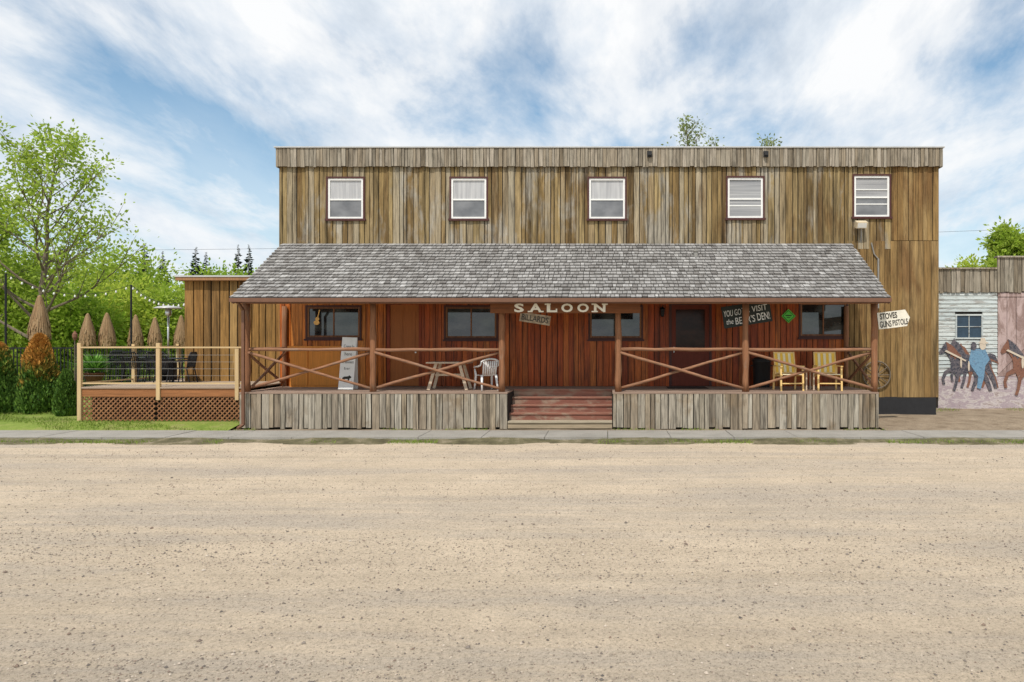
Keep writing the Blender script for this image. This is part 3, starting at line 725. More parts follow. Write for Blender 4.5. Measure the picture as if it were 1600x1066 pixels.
# ------------------------------------------------------------------ things on the porch
yy = 19.75; x0, x1 = X(452, yy), X(533, yy); zt = Z(541, yy)
c = empty('wooden_counter', ((x0+x1)/2, yy, DK), 'orange brown plywood counter standing under the left porch window', 'counter')
MB().box(x0, x1, yy+.04, yy+.42, DK, zt-.05).build('body', 'cabinet', c)
MB().box(x0-.04, x1+.04, yy-.03, yy+.43, zt-.048, zt).build('countertop', 'cabinet', c)
xm = x0 + (x1-x0)*.36
for a, b in ((x0+.03, xm-.02), (xm+.02, x1-.03)):
    MB().box(a, b, yy+.015, yy+.038, DK+.06, zt-.1).build('panel', 'cabinet', c)
# table
yy = 18.9; cx = X(703, yy); tz = Z(565.5, yy)-DK
t = empty('porch_table', (cx, yy, DK), 'small pale wooden table with splayed legs on the porch', 'table')
mb = MB()
for k in range(5): mb.box(cx-.57, cx+.57, yy-.36+k*.145, yy-.36+k*.145+.138, DK+tz-.035, DK+tz)
mb.build('tabletop', 'tablewood', t)
for sx in (-1, 1):
    for sy in (-1, 1):
        MB().bar((cx+sx*.32, yy+sy*.25, DK+tz-.036), (cx+sx*.52, yy+sy*.3, DK), .08, .035).build('leg', 'tablewood', t)
    MB().bar((cx+sx*.42, yy-.26, DK+.4), (cx+sx*.42, yy+.26, DK+.4), .07, .03).build('crossbar', 'tablewood', t)
MB().bar((cx-.40, yy, DK+.4), (cx+.40, yy, DK+.4), .06, .03).build('stretcher', 'tablewood', t)
# plastic chair (local, faces -Y)
def mono_chair(loc, rz):
    r = bpy.data.objects.new('plastic_chair', None); COL.objects.link(r); r.location = loc; r.rotation_euler = (0,0,rz)
    tag(r, 'white plastic armchair standing on the porch beside the pale table', 'chair')
    mb = MB(); n = 8
    vs = []; fs = []
    for j in range(n+1):
        for i in range(n+1):
            u_ = i/n*2-1; v_ = j/n
            vs.append((u_*(.22+.015*math.sin(v_*3)), -.22+.44*v_, .42 - .025*(1-u_*u_)*math.sin(math.pi*v_) - (.03*(1-v_*4)**2 if v_ < .25 else 0)))
    m_ = len(vs); vs += [(a, b, c_-.015) for a, b, c_ in vs]
    for j in range(n):
        for i in range(n):
            q = j*(n+1)+i; fs.append((q, q+1, q+n+2, q+n+1)); fs.append((q+m_, q+n+1+m_, q+n+2+m_, q+1+m_))
    rim = [i for i in range(n+1)] + [(j)*(n+1)+n for j in range(1, n+1)] + [n*(n+1)+i for i in range(n-1, -1, -1)] + [j*(n+1) for j in range(n-1, 0, -1)]
    for a, b in zip(rim, rim[1:]+rim[:1]): fs.append((a, a+m_, b+m_, b))
    mb.add(vs, fs); lpart(mb, 'seat', 'plastic', r, True)
    mb = MB()
    for k in range(7):
        xx = -.17 + k*.0567; mb.bar((xx, .215+.02*(1-(xx/.2)**2), .42), (xx*1.08, .31+.03*(1-(xx/.2)**2), .80), .044, .012, (0,-1,.2))
    arc = [(-.22+.44*i/8, .30+.035*(1-((i-4)/4)**2), .80+.055*(1-((i-4)/4)**2)) for i in range(9)]
    mb.tube(arc, .026, 8)
    lpart(mb, 'backrest', 'plastic', r, True)
    for sx in (-1, 1):
        lpart(MB().tube([(sx*.23, .29, .80), (sx*.26, .24, .68), (sx*.275, .1, .645), (sx*.275, -.12, .64), (sx*.265, -.22, .62), (sx*.25, -.23, .56)], .024, 8), 'armrest', 'plastic', r, True)
        lpart(MB().tube([(sx*.25, -.23, .57), (sx*.225, -.2, .40), (sx*.25, -.25, 0)], [.024, .034, .024], 8), 'leg', 'plastic', r, True)
        lpart(MB().tube([(sx*.2, .2, .42), (sx*.225, .28, 0)], [.036, .024], 8), 'leg', 'plastic', r, True)
    return r
mono_chair((X(760, 18.6), 18.6, DK), math.radians(-150))
# striped chairs (local, face -Y): upright banded back, level arms, straight legs
def striped_chair(loc, rz, label):
    r = bpy.data.objects.new('porch_chair', None); COL.objects.link(r); r.location = loc; r.rotation_euler = (0,0,rz)
    tag(r, label, 'chair', 'yellow striped chairs on the porch')
    ms, mp_ = MB(), MB()
    for k in range(6): (ms if k % 2 else mp_).obox((0, -.25+k*.085, .44-k*.006), (.265, .036, .011), Matrix.Rotation(-.07, 3, 'X'))
    o = lpart(ms, 'seat', 'chairyellow', r); o2 = mp_.build('pale_bands', 'chairpale'); o2.parent = o
    ma, mb = MB(), MB()
    for k in range(7):
        xx = -.225+k*.075; (ma if k % 2 == 0 else mb).bar((xx, .23, .46), (xx, .36, 1.0), .071, .014, (0,-1,.2))
    o = lpart(ma, 'backrest', 'chairyellow', r)
    o2 = mb.build('pale_bands', 'chairpale'); o2.parent = o
    mf = MB()
    for z_ in (.46, 1.01): mf.bar((-.285, .23+.13*(z_-.46)/.54+.004, z_), (.285, .23+.13*(z_-.46)/.54+.004, z_), .04, .028, (0,-1,.2))
    for sx in (-1,1): mf.bar((sx*.28, .23, .42), (sx*.28, .365, 1.03), .035, .028, (0,-1,.2))
    lpart(mf, 'back_frame', 'chairwood', r)
    for sx in (-1, 1):
        lpart(MB().box(sx*.305-.03, sx*.305+.03, -.30, .27, .645, .67), 'armrest', 'chairwood', r)
        lpart(MB().bar((sx*.305, -.24, .643), (sx*.305, -.27, 0), .04, .045, (1,0,0)), 'leg', 'chairwood', r)
        lpart(MB().bar((sx*.305, .27, .643), (sx*.305, .32, 0), .04, .045, (1,0,0)), 'leg', 'chairwood', r)
        lpart(MB().bar((sx*.274, -.26, .42), (sx*.274, .28, .38), .04, .02, (1,0,0)), 'side_rail', 'chairwood', r)
    lpart(MB().bar((-.27, -.265, .2), (.27, -.265, .2), .03, .022), 'stretcher', 'chairwood', r)
    return r
yc = 18.5
c1 = striped_chair((X(1232, yc), yc, DK), math.radians(6), 'yellow and cream striped chair nearer the black bin, left of the little table')
c2 = copy_tree(c1, (X(1293, yc), yc, DK), math.radians(-4), 'yellow and cream striped chair closest to the right end of the porch')
yy = 18.7; cx = X(1263, yy)
t = empty('side_table', (cx, yy, DK), 'small wooden side table between the two yellow striped chairs', 'table')
MB().box(cx-.13, cx+.13, yy-.2, yy+.2, DK+.5, DK+.53).build('tabletop', 'tablewood', t)
for sx in (-1,1):
    for sy in (-1,1): MB().box(cx+sx*.1-.018, cx+sx*.1+.018, yy+sy*.16-.018, yy+sy*.16+.018, DK, DK+.498).build('leg', 'tablewood', t)
yy = 19.75; cx = X(1190, yy)
t = empty('trash_bin', (cx, yy, DK), 'black bin with a lid standing against the red porch wall', 'bin')
MB().lathe([(.22,0),(.23,.03),(.26,.72),(.275,.74),(.275,.77),(.25,.77)], (cx,yy,DK), 20).build('body', 'rubber', t, True)
MB().lathe([(.285,.77),(.285,.80),(.2,.86),(.06,.88)], (cx,yy,DK), 20).build('lid', 'rubber', t, True)
for sx in (-1,1): MB().tube([(cx+sx*.26, yy-.07, DK+.62), (cx+sx*.31, yy-.06, DK+.62), (cx+sx*.31, yy+.06, DK+.62), (cx+sx*.26, yy+.07, DK+.62)], .015, 6).build('handle', 'rubber', t)
yy = 19.0; m_ = MB()
for k in range(9): m_.box(X(1045,yy)+k*.125, X(1045,yy)+k*.125+.118, 19.1, 19.85, DK+.002, DK+.016)
tag(m_.build('door_mat', 'mat'), 'dark ribbed mat lying before the dark porch door', 'mat')
lx, lz_ = X(1035, YW-.1), Z(488, YW-.1)
t = empty('wall_lantern', (lx, YW-.03, lz_-.15), 'small dark lantern on the red wall left of the dark door', 'lamp')
MB().box(lx-.04, lx+.04, YW-.045, YW-.03, lz_-.08, lz_+.12).build('back_plate', 'blackmetal', t)
MB().lathe([(.02,-.14),(.05,-.12),(.065,.08),(.085,.09),(.01,.17)], (lx, YW-.14, lz_), 8).build('lamp_shade', 'blackmetal', t)
MB().tube([(lx, YW-.04, lz_+.1), (lx, YW-.09, lz_+.19), (lx, YW-.14, lz_+.17)], .01, 6).build('arm', 'blackmetal', t)
# wagon wheel hung on wall by the porch end
wx, wz, wr = X(1370, YW-.1), Z(586, YW-.1), .40
t = empty('wagon_wheel', (wx, YW-.08, wz-wr), 'old wooden wagon wheel hung on the wall at the right end of the porch', 'wheel')
MB().tube([(wx+wr*math.cos(k*math.pi/16), YW-.09, wz+wr*math.sin(k*math.pi/16)) for k in range(33)], .022, 8, False).build('rim', 'bark', t, True)
MB().tube([(wx, YW-.16, wz), (wx, YW-.04, wz)], .06, 12).build('hub', 'bark', t)
for k in range(10):
    a = k*math.pi/5; MB().tube([(wx+.05*math.cos(a), YW-.09, wz+.05*math.sin(a)), (wx+(wr-.02)*math.cos(a), YW-.09, wz+(wr-.02)*math.sin(a))], .012, 6).build('spoke', 'bark', t)

# ------------------------------------------------------------------ annex and patio deck
YA = 21.0; ax0 = X(290, YA); az = Z(433, YA)
A = empty('annex_building', ((ax0+BX0)/2, YA, .1), 'single storey brown board annex at the left side of the saloon', 'building')
mb = MB(); boards(mb, ax0, BX0-.04, .5, az-.02, YA, [], (.2, .32), .028, .03, .025); mb.build('front_wall', 'annex', A)
mb = MB(); y = YA
while y < 28.9: mb.box(ax0-.03, ax0, y, y+.24, .4, az-.02); y += .25
mb.build('side_wall', 'annex', A)
MB().box(ax0+.002, BX0-.05, YA+.002, 29, .3, az-.03).build('wall_core', 'dark', A)
x0 = X(272, YA-.25)
rf = MB().box(x0, BX0-.04, YA-.25, 29.3, az-.02, az+.03).build('roof', 'flash', A)
MB().box(x0+.02, BX0-.05, YA-.23, 29.2, az-.12, az-.022).build('fascia', 'fence', rf)
YD = 18.3; dx0, dx1 = X(122, YD), PX0-.03; dk = Z(605, YD)
D = empty('patio_deck', ((dx0+dx1)/2, YD, .1), 'raised patio deck with pale lumber railing and brown lattice skirt', 'deck')
mb = MB(); y = YD-.03
while y < YA-.06: mb.box(dx0, dx1, y, y+.134, dk-.035, dk); y += .14
while y < 29: mb.box(dx0, ax0-.05, y, y+.134, dk-.035, dk); y += .14
mb.build('deck_floor', 'deck', D)
lz0, lz1 = .14, Z(620,YD)-.004
MB().box(dx0, dx1, YD, YD+.04, lz1+.004, dk-.037).box(dx0, dx0+.04, YD+.04, 29, lz1+.004, dk-.037).build('fascia', 'cedar', D)
def lattice(mb, x0, x1, z0, z1, y, sp=.13):
    h = z1-z0; k = x0-h
    while k < x1:
        for sgn in (1, -1):
            s0 = max(0, x0-k); s1 = min(h, x1-k)
            if s1-s0 < .02: continue
            za = z0+s0 if sgn > 0 else z1-s0; zb = z0+s1 if sgn > 0 else z1-s1
            yy_ = y if sgn > 0 else y+.012
            mb.bar((k+s0, yy_, za), (k+s1, yy_, zb), .034, .009)
        k += sp
xm = X(243, YD)
for a, b in ((dx0+.08, xm-.02), (xm+.02, dx1-.03)):
    mb = MB(); lattice(mb, a, b, lz0, lz1, YD+.02); mb.build('lattice_panel', 'lattice', D)
MB().box(dx0+.1, dx1, YD+.35, YD+.37, .1, lz1).build('under_deck_shade', 'dark', D)  # dark sheet behind the lattice, painted shade for the space under the deck
tz = Z(543, YD)
for px in (125, 248, 371):
    x = X(px, YD); MB().box(x-.05, x+.05, YD-.04, YD+.04, .7 if px != 125 else .15, tz+.12 if px != 371 else tz+.02).build('railing_post', 'newwood', D)
MB().box(dx0+.09, dx1-.05, YD-.05, YD+.07, tz-.02, tz+.02).build('handrail', 'newwoodx', D)
MB().box(dx0+.09, dx1-.09, YD-.0, YD+.035, dk+.08, dk+.12).build('bottom_rail', 'newwoodx', D)
for yq in (20.4, 22.5, 24.6, 26.7, 28.8):
    MB().box(dx0, dx0+.09, yq-.05, yq+.05, .6, tz+.08).build('railing_post', 'newwood', D)
MB().box(dx0-.02, dx0+.11, YD+.08, 28.7, tz-.02, tz+.018).build('handrail', 'newwoodx', D)
MB().box(dx0+.03, dx0+.06, YD+.08, 28.7, dk+.08, dk+.12).build('bottom_rail', 'newwoodx', D)
mb = MB()
for a, b in ((125,248),(248,371)):
    xa, xb = X(a,YD)+.06, X(b,YD)-.06
    for k in range(1, 5):
        z_ = dk+.12+(tz-.02-dk-.12)*k/5; mb.tube([(xa, YD+.01, z_), (xb, YD+.01, z_)], .003, 5)
mb.build('railing_cable', 'steel', D)

# patio furniture (local, faces -Y)
def metal_chair(loc, rz, label):
    r = bpy.data.objects.new('patio_chair', None); COL.objects.link(r); r.location = loc; r.rotation_euler = (0,0,rz)
    tag(r, label, 'chair', 'black metal patio chairs')
    mb = MB()
    for k in range(8): mb.box(-.22, .22, -.22+k*.055, -.22+k*.055+.047, .43, .445)
    lpart(mb, 'seat', 'blackmetal', r)
    mb = MB().tube([(-.22,.22,.44),(-.225,.28,.8),(-.15,.3,.9),(.15,.3,.9),(.225,.28,.8),(.22,.22,.44)], .018, 6)
    for k in range(7): xx = -.18+k*.06; mb.tube([(xx,.225,.46),(xx,.297,.88)], .014, 5)
    mb.tube([(-.22,.25,.62),(.22,.25,.62)], .014, 5)
    lpart(mb, 'backrest', 'blackmetal', r)
    for sx in (-1,1):
        lpart(MB().tube([(sx*.225,.265,.66),(sx*.26,.1,.66),(sx*.26,-.2,.65),(sx*.24,-.22,.6)], .018, 6), 'armrest', 'blackmetal', r)
        lpart(MB().tube([(sx*.24,-.22,.61),(sx*.225,-.21,.43),(sx*.24,-.25,0)], .018, 6), 'leg', 'blackmetal', r)
        lpart(MB().tube([(sx*.22,.21,.43),(sx*.235,.3,0)], .018, 6), 'leg', 'blackmetal', r)
    return r
def patio_table(loc, label):
    r = empty('patio_table', loc, label, 'table', 'round black patio tables')
    lpart(MB().lathe([(.42,.70),(.44,.71),(.44,.725),(.42,.73)], n=24), 'tabletop', 'blackmetal', r)
    lpart(MB().tube([(0,0,.03),(0,0,.70)], .03, 8), 'pedestal', 'blackmetal', r)
    lpart(MB().lathe([(.27,0),(.27,.02),(.05,.05)], n=20), 'base', 'blackmetal', r)
    return r
t1 = patio_table((X(213,21.2), 21.2, dk), 'round black patio table in front of the straw parasols, left of the annex')
copy_tree(t1, (X(270,20.2), 20.2, dk), 0, 'round black patio table beside the annex wall')
ch = metal_chair((X(193,20.9), 20.9, dk), math.radians(75), 'leftmost black metal chair at the left patio table, turned towards it')
for px, y, a, lab in ((233,20.9,-75,'black metal chair on the right of the left patio table'), (213,20.55,180,'black metal chair with its back to the railing at the left patio table'), (214,22.0,0,'black metal chair at the far side of the left patio table'),
        (264,19.75,165,'black metal chair with its back to the railing, nearest the annex'), (286,20.2,-85,'black metal chair against the annex wall'), (250,20.3,80,'black metal chair on the left of the table beside the annex wall'), (176,23.4,10,'black metal chair standing alone between the potted plant and the tables')):
    copy_tree(ch, (X(px,y), y, dk), math.radians(a), lab)
# heater
hx, hy = X(263,21.6), 21.6
t = empty('patio_heater', (hx, hy, dk), 'tall mushroom patio heater with a pale metal hood', 'heater')
zt = Z(478,hy)-dk
MB().lathe([(.24,0),(.24,.55),(.2,.6),(.05,.62)], (hx,hy,dk), 18).build('tank_cover', 'blackmetal', t, True)
MB().tube([(hx,hy,dk+.6),(hx,hy,dk+zt-.32)], .03, 10).build('pole', 'steel', t, True)
MB().lathe([(.06,zt-.33),(.09,zt-.3),(.09,zt-.1),(.05,zt-.09)], (hx,hy,dk), 14).build('burner', 'steel', t, True)
MB().lathe([(.4,zt-.09),(.41,zt-.075),(.3,zt-.03),(.1,zt),(.02,zt)], (hx,hy,dk), 24).build('hood', 'flash', t, True)
# closed parasols of combed straw
def parasol(loc, hgt, can, rad, label, seed):
    rr = random.Random(seed)
    r = empty('straw_parasol', loc, label, 'parasol', 'closed straw parasols')
    lpart(MB().tube([(0,0,0),(0,0,hgt-.1)], .03, 8), 'pole', 'bark', r)
    mb = MB(); zt = hgt
    def pr_(t): return rad*(.12 + .88*t**.8)*(1 - .25*max(0, t-.86)*5) + .015
    for k in range(420):
        a = rr.uniform(0, 6.28); t0 = rr.choice([0, 0, .2, .45]) + rr.uniform(0,.1); t1 = min(1.02, t0 + rr.uniform(.45,.7))
        off = rr.uniform(0, .03)
        def P(t, da, o): q = pr_(t)+o; return (q*math.cos(a+da), q*math.sin(a+da), zt - can*t)
        w1 = .085*rr.uniform(.5,1)
        mb.add([P(t0,-w1,0), P(t0,w1,0), P(t1+rr.uniform(-.04,.04),w1*.8,off), P(t1,-w1*.8,off)], [(0,1,2,3)])
    mb.lathe([(pr_(.98)*.92, zt-can*.98)]+[(pr_(t)*.97, zt-can*t) for t in (.88,.7,.5,.3,.1,0)]+[(.004,zt+.04)], n=14)
    lpart(mb, 'thatch', 'thatch', r)
for i, (px, py0, py1, y, w, lab) in enumerate(((62,463,530,23.5,31,'tallest closed straw parasol rising behind the orange tipped cedar'), (137,491,540,27,24,'closed straw parasol second from the left, near the tiki torch'), (167,490,540,27.5,25,'third closed straw parasol from the left'),
        (212,493,540,28,22,'closed straw parasol fourth from the left, by the string light pole'), (242,497,540,28.5,21,'closed straw parasol just left of the patio heater'), (283,494,540,28,22,'rightmost closed straw parasol against the annex'))):
    b0 = .14 if px < 122 else dk
    parasol((X(px,y), y, b0), Z(py0,y)-b0, (py1-py0)*y/F, w/2*y/F, lab, i)
# tiki torch
tx, ty = X(117,22), 22
t = empty('tiki_torch', (tx,ty,.14), 'thin tiki torch at the left edge of the patio deck', 'torch')
MB().tube([(tx,ty,.14),(tx,ty,Z(530,ty))], .018, 6).build('pole', 'bark', t)
MB().lathe([(.03,0),(.07,.1),(.07,.2),(.04,.25),(.02,.3)], (tx,ty,Z(532,ty)), 10).build('burner', 'pot', t)
# planter with leafy plant
px_, py_ = X(147,20.6), 20.6
t = empty('potted_plant', (px_,py_,dk), 'leafy green plant in a clay pot on the patio deck', 'plant')
MB().lathe([(.18,0),(.26,.24),(.28,.24),(.28,.28),(.2,.28)], (px_,py_,dk), 16).build('pot', 'pot', t, True)
mb = MB(); rr = random.Random(4)
for k in range(300):
    a = rr.uniform(0,6.28); e = rr.uniform(.2,1.45); l = rr.uniform(.4,.85)
    d = Vector((math.cos(a)*math.cos(e), math.sin(a)*math.cos(e), math.sin(e))); q = Vector((-math.sin(a), math.cos(a), 0))*rr.uniform(.015,.03)
    b_ = Vector((px_+math.cos(a)*.1*rr.random(), py_+math.sin(a)*.1*rr.random(), dk+.26)); m1 = b_+d*l*.55; tp = b_+d*l+Vector((math.cos(a)*.12, math.sin(a)*.12, -.1))
    mb.add([b_, m1-q, tp, m1+q], [(0,1,2,3)])
mb.build('foliage', 'plantleaf', t)
# open metal fences
def fence(name, label, x0, x1, y, z0, z1):
    t = empty(name, ((x0+x1)/2, y, z0), label, 'fence')
    mb = MB(); x = x0
    while x < x1: mb.box(x-.013, x+.013, y-.012, y+.012, z0+.1, z1-.03); x += .12
    mb.build('pickets', 'blackmetal', t)
    MB().box(x0, x1, y-.02, y+.02, z1-.045, z1).build('top_rail', 'blackmetal', t)
    MB().box(x0, x1, y-.02, y+.02, z0+.07, z0+.11).build('bottom_rail', 'blackmetal', t)
    x = x0
    while x <= x1 + .1: MB().box(x-.035, x+.035, y-.035, y+.035, z0, z1+.05).build('post', 'blackmetal', t); x += 2.4
fence('metal_fence', 'dark open metal fence behind the cedar shrubs', X(-160,22.6), X(116,22.6), 22.6, .14, Z(543,22.6))
fence('patio_fence', 'dark open metal fence along the rear of the patio deck', X(120,29.4), X(300,29.4), 29.4, .14, Z(541,29.4))
# string light poles and lights
def pole(px, y, py, label):
    x = X(px,y); b0 = .14 if px < 122 else dk
    o = MB().tube([(x,y,b0),(x,y,Z(py,y))], .035, 8).build('light_pole', 'blackmetal'); return tag(o, label, 'pole', 'poles carrying the string lights'), Vector((x,y,Z(py,y)))
_, pa = pole(9, 25, 427, 'thin black pole at the far left carrying string lights')
_, pb = pole(205, 26, 445, 'thin black pole among the straw parasols carrying string lights')
pc = Vector((X(292,YA+.6), YA+.6, Z(470,YA)))
def string(a, b, sag, label):
    t = empty('string_lights', a, label, 'string lights')
    pts_ = [a.lerp(b, i/24) - Vector((0,0,sag*4*(i/24)*(1-i/24))) for i in range(25)]
    MB().tube(pts_, .010, 5).build('cable', 'blackmetal', t)
    for i in range(1, 24, 2):
        p = pts_[i]; MB().lathe([(.012,-.03),(.02,-.05),(.035,-.09),(.025,-.12),(.005,-.13)], p, 8).build('bulb', 'lens', t, True)
string(pa, pb, .55, 'string of bulbs sagging between the two thin black poles')
string(pb, pc, .3, 'short string of bulbs running from the right pole to the annex')

# ------------------------------------------------------------------ vegetation
def leaves_obj(name, C_, size, mat, root, seed, asp=.55):
    rng = np.random.default_rng(seed); n = len(C_)
    a = rng.normal(size=(n,3)); a /= np.linalg.norm(a, axis=1)[:,None]
    b = rng.normal(size=(n,3)); b -= (a*b).sum(1)[:,None]*a; b /= np.linalg.norm(b, axis=1)[:,None]
    s = size*rng.uniform(.6, 1.35, n)[:,None]
    V = np.stack([C_-a*s, C_+b*s*asp, C_+a*s, C_-b*s*asp], 1).reshape(-1,3)
    me = bpy.data.meshes.new(name); me.from_pydata(V.tolist(), [], np.arange(4*n).reshape(-1,4).tolist()); me.materials.append(M[mat])
    o = bpy.data.objects.new(name, me); COL.objects.link(o); o.parent = root; return o
def tree(loc, h, spread, label, cat='tree', name='tree', seed=1, leaf='leaf_light', bark='bark', tr=.16, nl=18, cb=.25, twig=6, per=26, ls=.09, lean=(0,0), sig=.28, up=.5, group=None):
    rr = random.Random(seed); rng = np.random.default_rng(seed)
    r = empty(name, loc, label, cat, group)
    mb = MB(); n = 9
    tp = [Vector((lean[0]*(i/(n-1))**1.3 + rr.uniform(-.04,.04)*h*.25*(i>0), lean[1]*i/(n-1) + rr.uniform(-.04,.04)*h*.25*(i>0), h*.93*i/(n-1))) for i in range(n)]
    mb.tube(tp, [tr*(1-.9*i/(n-1)) for i in range(n)], 9)
    C_ = []
    def clump(p, k, s):
        C_.append(np.array(p)[None] + rng.normal(size=(k,3))*np.array([s, s, s*.75]))
    ga = rr.uniform(0,6.28)
    for i in range(nl):
        t = cb + (1-cb)*(i+.5)/nl*.97; q = t*(n-1); i0 = min(n-2, int(q)); st_ = tp[i0].lerp(tp[i0+1], q-i0)
        ga += 2.4 + rr.uniform(-.4,.4); e = up*rr.uniform(.5,1.4) + .45*t
        l = spread*(1.05 - .75*((t-cb)/(1-cb))**1.4)*rr.uniform(.65,1.2)
        d = Vector((math.cos(ga)*math.cos(e), math.sin(ga)*math.cos(e), math.sin(e)))
        lp = [st_]
        for k in range(1,6):
            d = (d + Vector((rr.uniform(-.16,.16), rr.uniform(-.16,.16), rr.uniform(-.06,.16)))).normalized(); lp.append(lp[-1]+d*l/5)
        rad = tr*(1-t*.85)*.5
        mb.tube(lp, [rad*(1-.85*k/5) for k in range(6)], 6)
        for w in range(twig):
            f_ = rr.uniform(.3,1); k = min(4,int(f_*5)); b_ = lp[k].lerp(lp[k+1], f_*5-k)
            td = (d + Vector((rr.uniform(-1,1), rr.uniform(-1,1), rr.uniform(-.3,.8)))).normalized(); tl_ = l*rr.uniform(.18,.42)
            e1 = b_+td*tl_*.5; e2 = b_+td*tl_+Vector((0,0,rr.uniform(-.1,.15)))
            mb.tube([b_, e1, e2], [rad*.3+.004, rad*.2+.003, .003], 4, False)
            for pp_ in (e1, e2): clump(pp_, int(per*rr.uniform(.4,1.3)*.5), sig*rr.uniform(.6,1.2))
        clump(lp[-1], int(per*.6), sig)
    lpart(mb, 'trunk', bark, r)
    leaves_obj('crown', np.concatenate(C_), ls, leaf, r, seed)
    return r
def bush(loc, h, w, label, seed, leaf='leaf_mid', n=2600, ls=.13, cat='bush', name='bush', group=None, bark='bark'):
    rr = random.Random(seed); rng = np.random.default_rng(seed)
    r = empty(name, loc, label, cat, group); mb = MB(); C_ = []
    nc = 38
    for i in range(nc):
        a = rr.uniform(0,6.28); q = math.sqrt(rr.random())*w*.42; zz = h*(.16+.76*rr.random()**.85); q *= (1.05 - .6*(zz/h)**2)
        p = np.array([q*math.cos(a), q*math.sin(a), zz]); s = w*rr.uniform(.05,.13)
        C_.append(p[None] + rng.normal(size=(n//nc,3))*np.array([s,s,s*.9]))
        if i < 12:
            mb.tube([(rr.uniform(-.1,.1), rr.uniform(-.1,.1), 0), (p[0]*.4, p[1]*.4, zz*.5), tuple(p)], [.05,.035,.01], 5)
    lpart(mb, 'stem', bark, r)
    c = np.concatenate(C_); c[:,2] = np.maximum(c[:,2], .1)
    leaves_obj('foliage', c, ls, leaf, r, seed)
    return r
def base(px, y): return (X(px,y), y, .14)
def hh(py, y): return Z(py,y)-.14
tree(base(52,29), hh(208,29), 4.4, 'tall airy tree with fresh yellow green leaves left of the patio', seed=12, nl=30, tr=.18, cb=.2, twig=8, per=32, ls=.086, lean=(1.0,0), sig=.27, up=.5)
tree(base(-45,31), hh(258,31), 3.4, 'leafy tree cut off by the left edge of the photo', seed=22, nl=28, tr=.15, cb=.15, twig=9, per=60, ls=.1, sig=.36)
bl = [(5,390,36,165,'leaf_light','broad bright green bush beneath the tree at the left edge'), (118,418,40,140,'leaf_yellow','rounded yellow green bush right behind the tall airy tree'), (170,396,44,135,'leaf_light','high bright bush right of the tall airy tree'),
      (238,412,46,140,'leaf_light','bright green bush below the two leftmost spruce tops'), (300,428,48,120,'leaf_light','light green bush behind the annex roof corner'), (352,420,50,95,'leaf_mid','mid green bush rising behind the annex roof'), (410,434,52,95,'leaf_mid','green bush half hidden by the porch roof edge'),
      (40,452,32,140,'leaf_light','low bright green bush behind the leftmost straw parasol'), (120,464,33,125,'leaf_mid','low mid green bush behind the second straw parasol'), (190,452,36,130,'leaf_yellow','low yellow green bush behind the middle straw parasols'), (262,452,37,130,'leaf_light','low light green bush behind the patio heater'),
      (-90,420,38,170,'leaf_mid','wide green bush outside the left edge of the photo')]
for i, (px, py, y, w, lf, lab) in enumerate(bl):
    bush(base(px,y), hh(py,y)*1.02, w*y/F*1.25, lab, 40+i, lf, 7200, .085+.0008*y)
def spruce(loc, h, w, label, seed):
    rr = random.Random(seed); r = empty('spruce_tree', loc, label, 'tree', None)
    lpart(MB().tube([(0,0,0),(0,0,h*.98)], [.18,.02], 7), 'trunk', 'bark', r)
    mb = MB(); z = h*.12
    while z < h*.99:
        t = z/h; l0 = w*.5*(1-t)**.8+.06; k = int(9+7*(1-t))
        for i in range(k):
            a = rr.uniform(0,6.28); l = l0*rr.uniform(.65,1.2); dr = -.25*l+rr.uniform(-.05,.2)*l
            d = Vector((math.cos(a),math.sin(a),0)); q = Vector((-math.sin(a),math.cos(a),0))*l*.22
            zb = z+rr.uniform(-.15,.15)
            b_ = Vector((0,0,zb)); m1 = d*l*.6+Vector((0,0,zb+dr*.5)); tp = d*l+Vector((0,0,zb+dr+.08*l))
            mb.add([b_, m1-q, tp, m1+q], [(0,1,2,3)]); mb.add([b_, m1-Vector((0,0,l*.25)), tp, m1+Vector((0,0,l*.06))], [(0,1,2,3)])
        z += h*.022
    lpart(mb, 'crown', 'spruce', r)
for i, (px, py, w, y, lab) in enumerate(((226,378,30,70,'dark spruce top, leftmost of the spruces behind the bushes'), (254,390,24,72,'dark spruce top second from the left behind the bushes'), (306,384,30,74,'dark spruce top above the annex roof corner'), (322,392,26,78,'smaller dark spruce just right of the spruce above the annex corner'), (372,380,26,70,'dark spruce beside the porch roof, left one of the close pair'), (389,380,26,71,'dark spruce closest to the porch roof edge'))):
    spruce(base(px,y), hh(py,y), w*y/F*2.2, lab, i)
tree(base(1076,38), hh(164,38), 2.3, 'sparse birch top rising behind the saloon parapet', seed=31, nl=26, tr=.14, cb=.55, twig=7, per=8, ls=.085, bark='bark', leaf='leaf_pale', sig=.2, up=1.0)
tree(base(1112,40), hh(200,40), 1.8, 'shorter sparse birch top right of the taller birch', seed=32, nl=20, tr=.11, cb=.6, twig=7, per=8, ls=.085, bark='bark', leaf='leaf_pale', sig=.2, up=1.0)
tree(base(1200,39), hh(198,39), 1.9, 'sparse birch top near the right upper windows', seed=33, nl=20, tr=.12, cb=.6, twig=7, per=8, ls=.085, bark='bark', leaf='leaf_pale', sig=.2, up=1.0)
tree(base(1580,42), hh(360,42), 2.6, 'bright green leafy tree behind the mural building', seed=34, nl=26, tr=.16, cb=.3, twig=8, per=70, ls=.13, leaf='leaf_light', sig=.36)
tree(base(1660,46), hh(372,46), 3.0, 'leafy tree behind the mural building cut by the right edge', seed=36, nl=24, tr=.16, cb=.3, twig=8, per=60, ls=.14, leaf='leaf_mid', sig=.36)
bush(base(1500,48), hh(400,48), 4.6, 'yellow green bush peeking above the mural building parapet', 70, 'leaf_yellow', 2600, .14)
